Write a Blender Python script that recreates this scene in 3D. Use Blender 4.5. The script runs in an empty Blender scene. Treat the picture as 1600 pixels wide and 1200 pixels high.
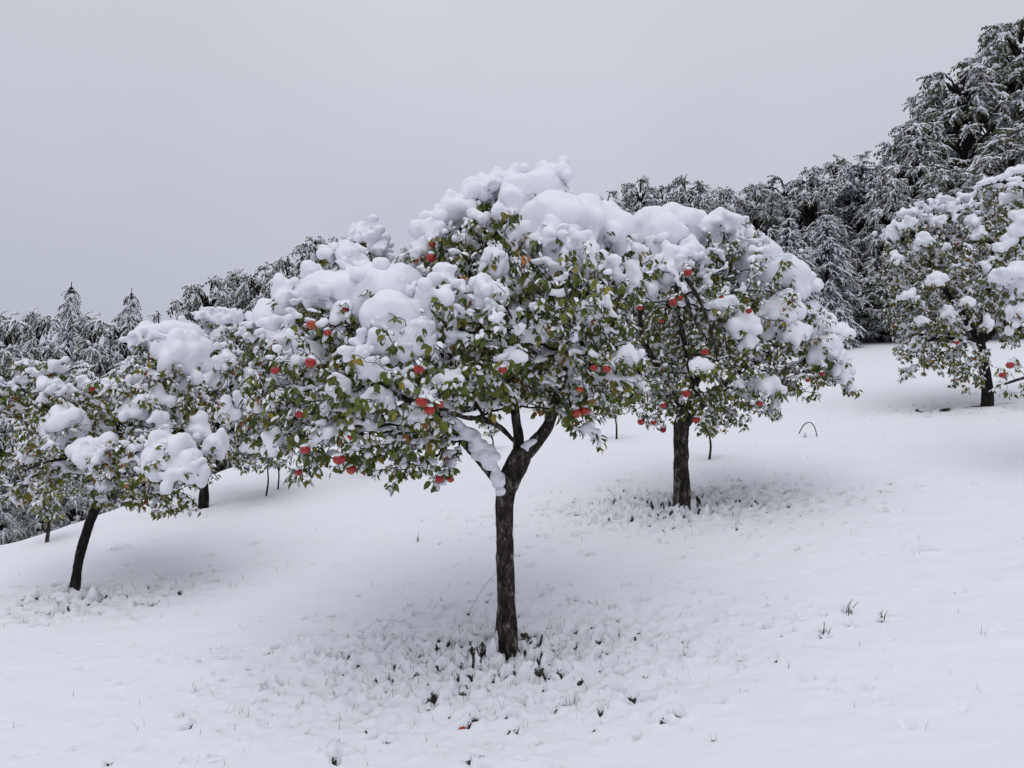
import bpy, math, random
import numpy as np
from mathutils import Vector, Matrix

random.seed(7)
RNG = np.random.default_rng(11)
SC = bpy.context.scene
COL = SC.collection

# ------------------------------------------------------------------ camera
FPX = 1209.0                       # focal length in pixels of the 1600 px wide photograph
PITCH = math.atan(68.0 / FPX)
CAM_Z = 2.06
cd = bpy.data.cameras.new('camera')
cam = bpy.data.objects.new('camera', cd)
COL.objects.link(cam)
cam.location = (0, 0, CAM_Z)
cam.rotation_euler = (math.pi / 2 + PITCH, 0, 0)
cd.sensor_width = 36.0
cd.lens = 36.0 * FPX / 1600.0
cd.clip_start = 0.05
cd.clip_end = 2000
SC.camera = cam

# ------------------------------------------------------------------ overcast sky
SUN_EL, SUN_AZ = math.radians(70), math.radians(200)
w = bpy.data.worlds.new('World')
SC.world = w
w.use_nodes = True
nt = w.node_tree
nt.nodes.clear()
out = nt.nodes.new('ShaderNodeOutputWorld')
bg = nt.nodes.new('ShaderNodeBackground')
sky = nt.nodes.new('ShaderNodeTexSky')
sky.sky_type = 'NISHITA'
sky.sun_disc = False
sky.sun_elevation = SUN_EL
sky.sun_rotation = SUN_AZ
sky.dust_density = 1.5
sc_ = nt.nodes.new('ShaderNodeVectorMath'); sc_.operation = 'SCALE'; sc_.inputs['Scale'].default_value = 0.08
hs = nt.nodes.new('ShaderNodeHueSaturation'); hs.inputs['Saturation'].default_value = 0.5
tc = nt.nodes.new('ShaderNodeTexCoord')
sep = nt.nodes.new('ShaderNodeSeparateXYZ')
ramp = nt.nodes.new('ShaderNodeValToRGB')     # cloud deck: paler overhead, bluer and darker to the horizon
ramp.color_ramp.elements[0].position = 0.0
ramp.color_ramp.elements[0].color = (0.475, 0.50, 0.61, 1)
ramp.color_ramp.elements[1].position = 0.55
ramp.color_ramp.elements[1].color = (0.655, 0.68, 0.73, 1)
noi = nt.nodes.new('ShaderNodeTexNoise'); noi.inputs['Scale'].default_value = 1.6; noi.inputs['Detail'].default_value = 3
nmap = nt.nodes.new('ShaderNodeMapRange')
nmap.inputs['From Min'].default_value = 0.3; nmap.inputs['From Max'].default_value = 0.7
nmap.inputs['To Min'].default_value = 0.93; nmap.inputs['To Max'].default_value = 1.07
mul = nt.nodes.new('ShaderNodeVectorMath'); mul.operation = 'SCALE'
mix = nt.nodes.new('ShaderNodeMixRGB'); mix.inputs['Fac'].default_value = 0.88
L = nt.links.new
L(sky.outputs[0], sc_.inputs[0]); L(sc_.outputs[0], hs.inputs['Color'])
L(tc.outputs['Generated'], sep.inputs[0]); L(sep.outputs['Z'], ramp.inputs['Fac'])
L(tc.outputs['Generated'], noi.inputs['Vector']); L(noi.outputs['Fac'], nmap.inputs['Value'])
L(ramp.outputs['Color'], mul.inputs[0]); L(nmap.outputs[0], mul.inputs['Scale'])
L(hs.outputs['Color'], mix.inputs['Color1']); L(mul.outputs[0], mix.inputs['Color2'])
L(mix.outputs[0], bg.inputs['Color']); bg.inputs['Strength'].default_value = 1.0
L(bg.outputs[0], out.inputs[0])

sd = bpy.data.lights.new('sun', 'SUN')
sd.energy = 0.95
sd.angle = math.radians(60)
sd.color = (1.0, 0.99, 0.97)
so = bpy.data.objects.new('sun', sd)
COL.objects.link(so)
so.rotation_euler = (math.pi / 2 - SUN_EL, 0, math.radians(-20))

vs = SC.view_settings
vs.view_transform = 'Standard'
vs.look = 'None'
vs.gamma = 1.0
vs.exposure = 0.0
vs.use_curve_mapping = False
SC.cycles.use_denoising = True
SC.cycles.max_bounces = 8
SC.cycles.diffuse_bounces = 5
SC.cycles.transparent_max_bounces = 8

# ------------------------------------------------------------------ helpers
def ray(u, v):
    d = Vector(((u - 800) / FPX, (600 - v) / FPX, -1.0))
    d.rotate(cam.rotation_euler)
    return np.array(d)

def P(u, v, Y):                     # pixel + distance along y -> world point
    d = ray(u, v)
    return np.array([0, 0, CAM_Z]) + d * (Y / d[1])

def hashf(ix, iy, iz, seed):
    h = (ix.astype(np.int64) * 374761393 + iy.astype(np.int64) * 668265263 + iz.astype(np.int64) * 2147483647 + seed * 974711) & 0xFFFFFFFF
    h = ((h ^ (h >> 13)) * 1274126177) & 0xFFFFFFFF
    h = ((h ^ (h >> 16)) * 2246822519) & 0xFFFFFFFF
    return ((h ^ (h >> 15)) & 0xFFFFFF) / float(0xFFFFFF)

def vnoise(p, seed=0):              # value noise, -1..1
    i = np.floor(p); f = p - i
    f = f * f * f * (f * (f * 6 - 15) + 10)
    r = 0
    for dx in (0, 1):
        wx = f[:, 0] if dx else 1 - f[:, 0]
        for dy in (0, 1):
            wy = f[:, 1] if dy else 1 - f[:, 1]
            for dz in (0, 1):
                wz = f[:, 2] if dz else 1 - f[:, 2]
                r = r + wx * wy * wz * hashf(i[:, 0] + dx, i[:, 1] + dy, i[:, 2] + dz, seed)
    return r * 2 - 1

def fbm(p, oct=3, seed=0):
    a, s, r = 1.0, 1.0, 0
    for k in range(oct):
        r = r + a * vnoise(p * s + 17.3 * k, seed + k)
        a *= 0.5; s *= 2.03
    return r

class Acc:                          # gathers vertices and faces for one mesh
    def __init__(self):
        self.v, self.f, self.n, self.c = [], [], 0, []
    def add(self, V, F, c=None):    # F: array (m,3) or (m,4)
        self.v.append(np.asarray(V, float)); self.f.append(np.asarray(F, np.int64) + self.n)
        if c is not None:
            self.c.append(np.broadcast_to(np.asarray(c, float), (len(V), 3)))
        self.n += len(V)
    def mesh(self, name, smooth=True):
        me = bpy.data.meshes.new(name)
        if not self.v:
            return me
        V = np.concatenate(self.v)
        tri = [f for f in self.f if f.shape[1] == 3]; quad = [f for f in self.f if f.shape[1] == 4]
        T = np.concatenate(tri) if tri else np.zeros((0, 3), np.int64)
        Q = np.concatenate(quad) if quad else np.zeros((0, 4), np.int64)
        loops = np.concatenate([T.ravel(), Q.ravel()]).astype(np.int32)
        me.vertices.add(len(V)); me.vertices.foreach_set('co', V.astype(np.float32).ravel())
        me.loops.add(len(loops)); me.loops.foreach_set('vertex_index', loops)
        me.polygons.add(len(T) + len(Q))
        starts = np.concatenate([np.arange(len(T)) * 3, len(T) * 3 + np.arange(len(Q)) * 4]).astype(np.int32)
        me.polygons.foreach_set('loop_start', starts)
        me.polygons.foreach_set('use_smooth', np.full(len(T) + len(Q), smooth))
        me.update(calc_edges=True)
        if self.c:
            C = np.concatenate(self.c)
            at = me.color_attributes.new('tint', 'FLOAT_COLOR', 'POINT')
            at.data.foreach_set('color', np.concatenate([C, np.ones((len(C), 1))], 1).astype(np.float32).ravel())
        return me

def link(name, me, mat=None, parent=None, loc=None):
    o = bpy.data.objects.new(name, me)
    COL.objects.link(o)
    if mat is not None and me is not None and len(me.materials) == 0:
        me.materials.append(mat)
    if parent is not None:
        o.parent = parent
    if loc is not None:
        o.location = loc
    return o

def empty(name, loc, label=None, cat=None, group=None):
    o = bpy.data.objects.new(name, None)
    COL.objects.link(o)
    o.location = Vector(loc)
    o.empty_display_size = 0.1
    tag(o, label, cat, group)
    return o

def tag(o, label=None, cat=None, group=None, kind=None):
    for k, x in (('label', label), ('category', cat), ('group', group), ('kind', kind)):
        if x:
            o[k] = x
    return o

def tube(acc, pts, rad, seg=6, c=None, cap=True):
    pts = np.asarray(pts, float); n = len(pts)
    if n < 2:
        return
    rad = np.broadcast_to(np.asarray(rad, float), (n,))
    t = np.gradient(pts, axis=0)
    t /= np.linalg.norm(t, axis=1)[:, None] + 1e-9
    ref = np.array([1.0, 0, 0]) if abs(t[0][0]) < 0.8 else np.array([0, 1.0, 0])
    a = ref - t * (t @ ref)[:, None]
    a /= np.linalg.norm(a, axis=1)[:, None] + 1e-9
    b = np.cross(t, a)
    th = np.arange(seg) * 2 * math.pi / seg
    V = pts[:, None, :] + rad[:, None, None] * (np.cos(th)[None, :, None] * a[:, None, :] + np.sin(th)[None, :, None] * b[:, None, :])
    i = np.arange(n - 1)[:, None] * seg; j = np.arange(seg)[None, :]; k = (j + 1) % seg
    F = np.stack([i + j, i + k, i + seg + k, i + seg + j], -1).reshape(-1, 4)
    V = V.reshape(-1, 3)
    acc.add(V, F, c)
    if cap:
        V2 = np.concatenate([V[-seg:], pts[-1:] + t[-1:] * rad[-1]])
        acc.add(V2, np.stack([np.arange(seg), (np.arange(seg) + 1) % seg, np.full(seg, seg)], 1), c)

def spline(pts, step):
    pts = np.asarray(pts, float)
    p = np.concatenate([[2 * pts[0] - pts[1]], pts, [2 * pts[-1] - pts[-2]]])
    res = []
    for i in range(1, len(p) - 2):
        n = max(2, int(np.linalg.norm(p[i + 1][:3] - p[i][:3]) / step))
        for t in np.arange(n) / n:
            res.append(0.5 * (2 * p[i] + (p[i + 1] - p[i - 1]) * t + (2 * p[i - 1] - 5 * p[i] + 4 * p[i + 1] - p[i + 2]) * t * t
                              + (3 * p[i] - p[i - 1] - 3 * p[i + 1] + p[i + 2]) * t ** 3))
    res.append(pts[-1])
    return np.array(res)

def ico(sub):
    import bmesh
    bm = bmesh.new(); bmesh.ops.create_icosphere(bm, subdivisions=sub, radius=1.0)
    bm.verts.ensure_lookup_table()
    V = np.array([v.co[:] for v in bm.verts]); F = np.array([[v.index for v in f.verts] for f in bm.faces])
    bm.free()
    return V, F
ICO1, ICO2, ICO3 = ico(1), ico(2), ico(3)
ICO0 = (np.array([[1, 0, 0], [.31, .95, 0], [-.81, .59, 0], [-.81, -.59, 0], [.31, -.95, 0], [0, 0, 1], [0, 0, -1.0]]), np.array([[i, (i + 1) % 5, 5] for i in range(5)] + [[(i + 1) % 5, i, 6] for i in range(5)]))

def stamp(acc, C, R, tmpl):         # ellipsoids at C with radii R (n,3)
    C = np.asarray(C, float).reshape(-1, 3); R = np.asarray(R, float).reshape(-1, 3)
    V, F = tmpl
    n, m = len(C), len(V)
    VV = (V[None] * R[:, None, :] + C[:, None, :]).reshape(-1, 3)
    FF = (F[None] + (np.arange(n) * m)[:, None, None]).reshape(-1, 3)
    acc.add(VV, FF)

def remesh(acc, voxel, smooth=6, noise_amp=0.0, noise_scale=10.0, seed=0):
    me = acc.mesh('tmp')
    o = bpy.data.objects.new('tmp', me); COL.objects.link(o)
    m = o.modifiers.new('r', 'REMESH'); m.mode = 'VOXEL'; m.voxel_size = voxel; m.use_smooth_shade = True
    if smooth:
        s = o.modifiers.new('s', 'SMOOTH'); s.factor = 0.5; s.iterations = smooth
    dg = bpy.context.evaluated_depsgraph_get()
    res = bpy.data.meshes.new_from_object(o.evaluated_get(dg))
    bpy.data.objects.remove(o); bpy.data.meshes.remove(me)
    if noise_amp and len(res.vertices):
        V = np.empty(len(res.vertices) * 3, np.float32); res.vertices.foreach_get('co', V)
        N = np.empty(len(res.vertices) * 3, np.float32); res.vertex_normals.foreach_get('vector', N)
        V = V.reshape(-1, 3); N = N.reshape(-1, 3)
        V = V + N * (noise_amp * fbm(V.astype(float) * noise_scale, 3, seed))[:, None]
        res.vertices.foreach_set('co', V.astype(np.float32).ravel())
    res.polygons.foreach_set('use_smooth', np.ones(len(res.polygons), bool))
    res.update()
    return res

# ------------------------------------------------------------------ materials
def mat(name):
    m = bpy.data.materials.new(name); m.use_nodes = True
    t = m.node_tree
    return m, t, t.nodes['Principled BSDF'], t.links.new

def nn(t, kind, **kw):
    n = t.nodes.new(kind)
    for k, x in kw.items():
        n.inputs[k.replace('_', ' ')].default_value = x
    return n

def snow_material(name, scale=60.0, bump=0.25, dist=0.006, bare=False):
    m, t, b, l = mat(name)
    b.inputs['Roughness'].default_value = 0.75
    b.inputs['Specular IOR Level'].default_value = 0.25
    tcn = t.nodes.new('ShaderNodeTexCoord')
    n1 = nn(t, 'ShaderNodeTexNoise', Scale=scale, Detail=6.0, Roughness=0.65)
    l(tcn.outputs['Object'], n1.inputs['Vector'])
    cr = t.nodes.new('ShaderNodeValToRGB')
    cr.color_ramp.elements[0].color = (0.80, 0.805, 0.865, 1); cr.color_ramp.elements[1].color = (0.85, 0.85, 0.895, 1)
    l(n1.outputs['Fac'], cr.inputs['Fac'])
    bp = nn(t, 'ShaderNodeBump', Strength=bump, Distance=dist)
    l(n1.outputs['Fac'], bp.inputs['Height']); l(bp.outputs[0], b.inputs['Normal'])
    if not bare:
        l(cr.outputs[0], b.inputs['Base Color'])
    else:                           # earth and turf showing at the bottom of the melt holes
        at = t.nodes.new('ShaderNodeAttribute'); at.attribute_name = 'bare'
        n2 = nn(t, 'ShaderNodeTexNoise', Scale=90.0, Detail=4.0)
        l(tcn.outputs['Object'], n2.inputs['Vector'])
        ad = t.nodes.new('ShaderNodeMath'); ad.operation = 'MULTIPLY_ADD'
        ad.inputs[1].default_value = 0.9; ad.inputs[2].default_value = -0.45
        l(n2.outputs['Fac'], ad.inputs[0])
        ad2 = t.nodes.new('ShaderNodeMath'); ad2.operation = 'ADD'
        l(at.outputs['Fac'], ad2.inputs[0]); l(ad.outputs[0], ad2.inputs[1])
        mr = nn(t, 'ShaderNodeMapRange'); mr.inputs['From Min'].default_value = 0.30; mr.inputs['From Max'].default_value = 0.42
        l(ad2.outputs[0], mr.inputs['Value'])
        c2 = t.nodes.new('ShaderNodeValToRGB')
        c2.color_ramp.elements[0].color = (0.014, 0.015, 0.011, 1); c2.color_ramp.elements[1].color = (0.055, 0.055, 0.034, 1)
        l(n2.outputs['Fac'], c2.inputs['Fac'])
        mx = t.nodes.new('ShaderNodeMixRGB')
        l(mr.outputs[0], mx.inputs['Fac']); l(cr.outputs[0], mx.inputs['Color1']); l(c2.outputs[0], mx.inputs['Color2'])
        l(mx.outputs[0], b.inputs['Base Color'])
    return m

M_GROUND = snow_material('ground_snow', 45.0, 0.55, 0.010, True)
M_SNOW = snow_material('tree_snow', 70.0, 0.3, 0.006)
M_SNOWFAR = snow_material('forest_snow', 30.0, 0.2, 0.01)

def bark_material(name, dark, mid, pale, sc=1.0):
    m, t, b, l = mat(name)
    b.inputs['Roughness'].default_value = 0.9; b.inputs['Specular IOR Level'].default_value = 0.15
    tcn = t.nodes.new('ShaderNodeTexCoord')
    mp = t.nodes.new('ShaderNodeMapping'); mp.inputs['Scale'].default_value = (sc, sc, sc * 0.38)
    l(tcn.outputs['Object'], mp.inputs['Vector'])
    n1 = nn(t, 'ShaderNodeTexNoise', Scale=22.0, Detail=8.0, Roughness=0.7, Distortion=0.6)
    n2 = nn(t, 'ShaderNodeTexVoronoi', Scale=30.0); n2.feature = 'DISTANCE_TO_EDGE'
    l(mp.outputs[0], n1.inputs['Vector']); l(mp.outputs[0], n2.inputs['Vector'])
    cr = t.nodes.new('ShaderNodeValToRGB')
    e = cr.color_ramp.elements
    e[0].position = 0.38; e[0].color = (*dark, 1)
    e[1].position = 0.70; e[1].color = (*pale, 1)
    x = e.new(0.54); x.color = (*mid, 1)
    l(n1.outputs['Fac'], cr.inputs['Fac'])
    mr = nn(t, 'ShaderNodeMapRange'); mr.inputs['From Max'].default_value = 0.10; mr.inputs['To Min'].default_value = 0.45
    l(n2.outputs['Distance'], mr.inputs['Value'])
    mm = t.nodes.new('ShaderNodeVectorMath'); mm.operation = 'SCALE'
    l(cr.outputs[0], mm.inputs[0]); l(mr.outputs[0], mm.inputs['Scale'])
    l(mm.outputs[0], b.inputs['Base Color'])
    h = t.nodes.new('ShaderNodeMath'); h.operation = 'ADD'
    l(n1.outputs['Fac'], h.inputs[0]); l(mr.outputs[0], h.inputs[1])
    bp = nn(t, 'ShaderNodeBump', Strength=0.8, Distance=0.012)
    l(h.outputs[0], bp.inputs['Height']); l(bp.outputs[0], b.inputs['Normal'])
    return m

M_BARK = bark_material('apple_bark', (0.011, 0.009, 0.008), (0.055, 0.044, 0.038), (0.30, 0.27, 0.25))
M_BARKDARK = bark_material('dark_bark', (0.008, 0.007, 0.007), (0.022, 0.018, 0.017), (0.06, 0.05, 0.05))
M_TWIG = bark_material('twig_bark', (0.010, 0.008, 0.007), (0.025, 0.020, 0.017), (0.06, 0.05, 0.045), 3.0)

def tinted_material(name, rough=0.5, transl=0.3, vary=0.35):
    m, t, b, l = mat(name)
    at = t.nodes.new('ShaderNodeAttribute'); at.attribute_name = 'tint'
    tcn = t.nodes.new('ShaderNodeTexCoord')
    n1 = nn(t, 'ShaderNodeTexNoise', Scale=35.0, Detail=3.0); l(tcn.outputs['Object'], n1.inputs['Vector'])
    mr = nn(t, 'ShaderNodeMapRange'); mr.inputs['To Min'].default_value = 1 - vary; mr.inputs['To Max'].default_value = 1 + vary
    l(n1.outputs['Fac'], mr.inputs['Value'])
    mm = t.nodes.new('ShaderNodeVectorMath'); mm.operation = 'SCALE'
    l(at.outputs['Color'], mm.inputs[0]); l(mr.outputs[0], mm.inputs['Scale'])
    l(mm.outputs[0], b.inputs['Base Color'])
    b.inputs['Roughness'].default_value = rough; b.inputs['Specular IOR Level'].default_value = 0.35
    tr = t.nodes.new('ShaderNodeBsdfTranslucent'); l(mm.outputs[0], tr.inputs['Color'])
    ms = t.nodes.new('ShaderNodeMixShader'); ms.inputs[0].default_value = transl
    o = t.nodes['Material Output']
    l(b.outputs[0], ms.inputs[1]); l(tr.outputs[0], ms.inputs[2]); l(ms.outputs[0], o.inputs['Surface'])
    return m

M_LEAF = tinted_material('apple_leaf')
M_NEEDLE = tinted_material('forest_leaf', 0.7, 0.15)
M_GRASS = tinted_material('grass_blade', 0.6, 0.2)

def apple_material():
    m, t, b, l = mat('apple_skin')
    tcn = t.nodes.new('ShaderNodeTexCoord'); oi = t.nodes.new('ShaderNodeObjectInfo')
    mp = t.nodes.new('ShaderNodeMapping'); mp.inputs['Scale'].default_value = (1, 1, 0.35)
    l(tcn.outputs['Object'], mp.inputs['Vector']); l(oi.outputs['Random'], mp.inputs['Location'])
    n1 = nn(t, 'ShaderNodeTexNoise', Scale=38.0, Detail=5.0); l(mp.outputs[0], n1.inputs['Vector'])
    sp = t.nodes.new('ShaderNodeSeparateXYZ'); l(tcn.outputs['Object'], sp.inputs[0])
    a = t.nodes.new('ShaderNodeMath'); a.operation = 'MULTIPLY_ADD'; a.inputs[1].default_value = -4.0
    l(sp.outputs['Z'], a.inputs[0]); l(n1.outputs['Fac'], a.inputs[2])
    r2 = t.nodes.new('ShaderNodeMath'); r2.operation = 'MULTIPLY_ADD'; r2.inputs[1].default_value = 0.25
    l(oi.outputs['Random'], r2.inputs[0]); l(a.outputs[0], r2.inputs[2])
    cr = t.nodes.new('ShaderNodeValToRGB'); e = cr.color_ramp.elements
    e[0].position = 0.45; e[0].color = (0.30, 0.008, 0.014, 1)
    e[1].position = 0.98; e[1].color = (0.38, 0.13, 0.03, 1)
    x = e.new(0.70); x.color = (0.34, 0.018, 0.016, 1)
    l(r2.outputs[0], cr.inputs['Fac']); l(cr.outputs[0], b.inputs['Base Color'])
    b.inputs['Roughness'].default_value = 0.22
    return m
M_APPLE = apple_material()
def plain(name, c, rough=0.8):
    m, t, b, l = mat(name)
    tcn = t.nodes.new('ShaderNodeTexCoord')
    n1 = nn(t, 'ShaderNodeTexNoise', Scale=120.0, Detail=3.0); l(tcn.outputs['Object'], n1.inputs['Vector'])
    cr = t.nodes.new('ShaderNodeValToRGB')
    cr.color_ramp.elements[0].color = (*[x * 0.6 for x in c], 1); cr.color_ramp.elements[1].color = (*[min(1, x * 1.4) for x in c], 1)
    l(n1.outputs['Fac'], cr.inputs['Fac']); l(cr.outputs[0], b.inputs['Base Color'])
    b.inputs['Roughness'].default_value = rough
    return m
M_STEM = plain('apple_stem', (0.035, 0.022, 0.012))
M_REDLEAF = plain('red_leaf', (0.35, 0.05, 0.03))

# ------------------------------------------------------------------ the ground
def sstep(x, a, b):
    t = np.clip((x - a) / (b - a), 0, 1)
    return t * t * (3 - 2 * t)

def ground_base(x, y):
    x = np.asarray(x, float); y = np.asarray(y, float)
    ye = 3.3 + np.logaddexp(0, (y - 3.3) * 1.6) / 1.6         # levels off where the photographer stands
    xe = 30 * np.tanh(x / 30)
    ye = np.where(ye > 40, 40 + 30 * np.tanh((ye - 40) / 30), ye)
    z = CAM_Z - 2.555 + 0.083 * xe + 0.156 * ye
    d = ((y - 18) - 0.8 * (x - 2)) / 1.28                      # past the crest line the ground falls away on the left
    d = d - 4.2 * sstep(x, -7.2, -4.2)
    k = 0.34 - 0.30 * sstep(x, -4, 10)
    dd = np.logaddexp(0, d * 1.2) / 1.2
    z = z - k * 40 * np.tanh(dd / 40)
    return z

def gz(x, y):
    return float(ground_base(np.array([x]), np.array([y]))[0])

def ground_hit(u, v):
    d = ray(u, v)
    lo, t = 0.5, 0.5
    while t < 120:
        p = np.array([0, 0, CAM_Z]) + d * t
        if p[2] < gz(p[0], p[1]):
            break
        lo = t; t += 0.15
    hi = t
    for _ in range(18):
        m = (lo + hi) / 2
        p = np.array([0, 0, CAM_Z]) + d * m
        if p[2] < gz(p[0], p[1]): hi = m
        else: lo = m
    return np.array([0, 0, CAM_Z]) + d * hi

BASE = {k: ground_hit(*uv) for k, uv in dict(main=(792, 1014), second=(1066, 795), left=(117, 925), right=(1543, 633), back=(318, 792)).items()}

def axis(segs):
    a = []
    for s, e, st in segs:
        a += list(np.arange(s, e, st))
    return np.array(a)
gx_mid = axis([(-6.2, -2.7, 0.036), (-2.7, 2.7, 0.0185), (2.7, 6.6, 0.036)])
grow_out = lambda start, s0, lim: np.array([start + sum(s0 * 1.14 ** k for k in range(i + 1)) for i in range(80) if sum(s0 * 1.14 ** k for k in range(i + 1)) < lim])
GX = np.concatenate([-grow_out(6.2, 0.03, 420)[::-1], gx_mid, grow_out(gx_mid[-1], 0.03, 420)])
gy_mid = axis([(4.2, 7.0, 0.0155), (7.0, 10.0, 0.028), (10.0, 14, 0.06)])
GY = np.concatenate([4.2 - grow_out(0, 0.05, 60)[::-1], gy_mid, grow_out(gy_mid[-1], 0.06, 500)])
XX, YY = np.meshgrid(GX, GY)
ZZ = ground_base(XX, YY)
p2 = np.stack([XX.ravel(), YY.ravel(), np.zeros(XX.size)], 1)
near = 1 - sstep(np.hypot(p2[:, 0], p2[:, 1] - 6), 14, 30)
litter = np.zeros(XX.size)             # how churned the snow is: under each crown
CHURN = [('main', (-0.15, -0.1), 2.0, 1.25, 1.0), ('second', (0.0, 0.1), 2.1, 1.2, 0.85), ('left', (0.25, -0.2), 1.6, 0.7, 0.9), ('right', (-0.6, -0.2), 1.8, 1.0, 0.8), ('back', (0, 0), 1.2, 0.8, 0.5)]
for k, (dx, dy), rx, ry, s in CHURN:
    b = BASE[k]
    q = np.hypot((p2[:, 0] - b[0] - dx) / rx, (p2[:, 1] - b[1] - dy) / ry)
    litter = np.maximum(litter, s * (1 - sstep(q, 0.35, 1.25)))
dz = 0.018 * near * fbm(p2 * 1.3, 2, 3) + 0.010 * near * fbm(p2 * np.array([3.2, 6.0, 1]), 3, 5)
lump = fbm(p2 * 9.0, 3, 9)
dz = dz + litter * (0.030 * lump - 0.030 * np.clip(1 - np.abs(fbm(p2 * 7.5, 2, 41)) * 1.6, 0, 1) ** 3 + 0.024 * np.maximum(0, fbm(p2 * 15.0, 2, 21)) - 0.02 * np.maximum(0, fbm(p2 * 11.0, 2, 31)))
ZZ = ZZ + dz.reshape(ZZ.shape)
bare = np.zeros(ZZ.shape)
pits = []                              # x, y, radius, depth, bare
for k, (dx, dy), rx, ry, s in CHURN[:4]:
    b = BASE[k]
    n = {'main': 760, 'second': 650, 'left': 190, 'right': 330}[k]
    for i in range(n):
        r = abs(random.gauss(0, 0.55)); a = random.uniform(0, 2 * math.pi)
        x, y = b[0] + dx + rx * r * math.cos(a), b[1] + dy + ry * r * math.sin(a)
        s_ = random.uniform(0.016, 0.030) if random.random() < 0.85 else random.uniform(0.03, 0.05)
        if k in ('second', 'right'): s_ *= 1.35
        pits.append((x, y, s_, s_ * random.uniform(1.4, 2.6), random.random() < (0.65 if k == 'second' else 0.50)))
for i in range(320):                   # drip holes and dimples on the open slope
    s_ = random.uniform(.02, .05)
    pits.append((random.uniform(-5, 6), random.uniform(4.3, 12.5), s_, s_ * random.uniform(.4, 1.1), False))
for x0, y0, a0, n in [(-3.6, 5.2, .35, 16), (2.2, 4.8, 1.0, 15), (3.4, 9.0, .3, 14), (-4.2, 6.4, -.1, 12)]:      # animal tracks
    for i in range(n):
        pits.append((x0 + .19 * i * math.cos(a0) + random.gauss(0, .02) - .05 * (i % 2) * math.sin(a0), y0 + .19 * i * math.sin(a0) + random.gauss(0, .02) + .05 * (i % 2) * math.cos(a0), .026, .022, False))
for u, v, r in [(535, 1026, .035), (548, 1028, .03), (440, 1066, .03), (535, 1087, .04), (680, 1089, .035), (668, 1092, .03), (742, 1125, .035), (730, 1136, .03), (790, 1121, .035),
                (1056, 1116, .035), (995, 1094, .045), (1070, 1029, .035), (832, 1040, .05), (845, 1052, .045), (855, 1062, .03), (944, 1020, .04), (874, 1052, .035), (750, 1184, .03), (525, 1181, .035),
                (1286, 996, .035), (1322, 979, .03), (1195, 982, .03), (1140, 963, .025), (650, 960, .03), (620, 1018, .02), (600, 1100, .02), (865, 1108, .025), (985, 1086, .03),
                (40, 966, .04), (45, 975, .04), (70, 961, .045), (100, 957, .05), (90, 960, .05), (157, 936, .05), (172, 932, .05), (185, 930, .04), (226, 941, .05), (216, 963, .035), (140, 958, .045), (276, 928, .05), (60, 978, .035), (78, 976, .035), (98, 912, .05),
                (398, 849, .045), (185, 861, .06), (1440, 858, .06), (1310, 773, .05), (1080, 800, .06), (1010, 802, .06), (960, 785, .06), (1115, 803, .06), (1190, 786, .06), (1275, 787, .05), (1455, 642, .07), (1437, 600, .07)]:
    p = ground_hit(u, v)
    pits.append((p[0], p[1], r * 1.3, r * 2.3, True))
for x, y, r, dep, br in pits:
    i0, i1 = np.searchsorted(GX, (x - 3 * r, x + 3 * r)); j0, j1 = np.searchsorted(GY, (y - 3 * r, y + 3 * r))
    if i1 <= i0 or j1 <= j0: continue
    X, Y = XX[j0:j1, i0:i1], YY[j0:j1, i0:i1]
    el = random.uniform(0.6, 1.5); an = random.uniform(0, 3.14)
    ca, sa = math.cos(an), math.sin(an)
    dx_, dy_ = X - x, Y - y
    q = np.hypot((dx_ * ca + dy_ * sa) * el, (-dx_ * sa + dy_ * ca) / el) / r
    q = q + 0.22 * np.sin(3 * np.arctan2(dy_, dx_) + x * 40) + 0.15 * np.sin(5 * np.arctan2(dy_, dx_) + y * 70)
    ZZ[j0:j1, i0:i1] += -dep * (1 - sstep(q, 0.25, 1.25)) + 0.22 * dep * np.exp(-((q - 1.6) / 0.45) ** 2)
    if br:
        bare[j0:j1, i0:i1] = np.maximum(bare[j0:j1, i0:i1], 1 - sstep(q, 0.15, 1.15))
# snow heaps up and melts back round the trunk feet
for k in BASE:
    q = np.hypot(XX - BASE[k][0], YY - BASE[k][1])
    ZZ += 0.022 * np.exp(-((q - 0.15) / 0.06) ** 2) * (0.7 + 0.3 * np.sin(5 * np.arctan2(YY - BASE[k][1], XX - BASE[k][0]) + 1.0)) + 0.012 * np.exp(-(q / 0.12) ** 2)
ny, nx = ZZ.shape
acc = Acc()
idx = np.arange(ny * nx).reshape(ny, nx)
acc.add(np.stack([XX.ravel(), YY.ravel(), ZZ.ravel()], 1), np.stack([idx[:-1, :-1], idx[:-1, 1:], idx[1:, 1:], idx[1:, :-1]], -1).reshape(-1, 4))
me = acc.mesh('ground')
at = me.attributes.new('bare', 'FLOAT', 'POINT'); at.data.foreach_set('value', bare.astype(np.float32).ravel())
tag(link('ground', me, M_GROUND), kind='structure')

def gsurf(x, y):                    # height of the finished sheet
    i = int(np.clip(np.searchsorted(GX, x) - 1, 0, nx - 2)); j = int(np.clip(np.searchsorted(GY, y) - 1, 0, ny - 2))
    fx = (x - GX[i]) / (GX[i + 1] - GX[i]); fy = (y - GY[j]) / (GY[j + 1] - GY[j])
    return (ZZ[j, i] * (1 - fx) + ZZ[j, i + 1] * fx) * (1 - fy) + (ZZ[j + 1, i] * (1 - fx) + ZZ[j + 1, i + 1] * fx) * fy

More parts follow.
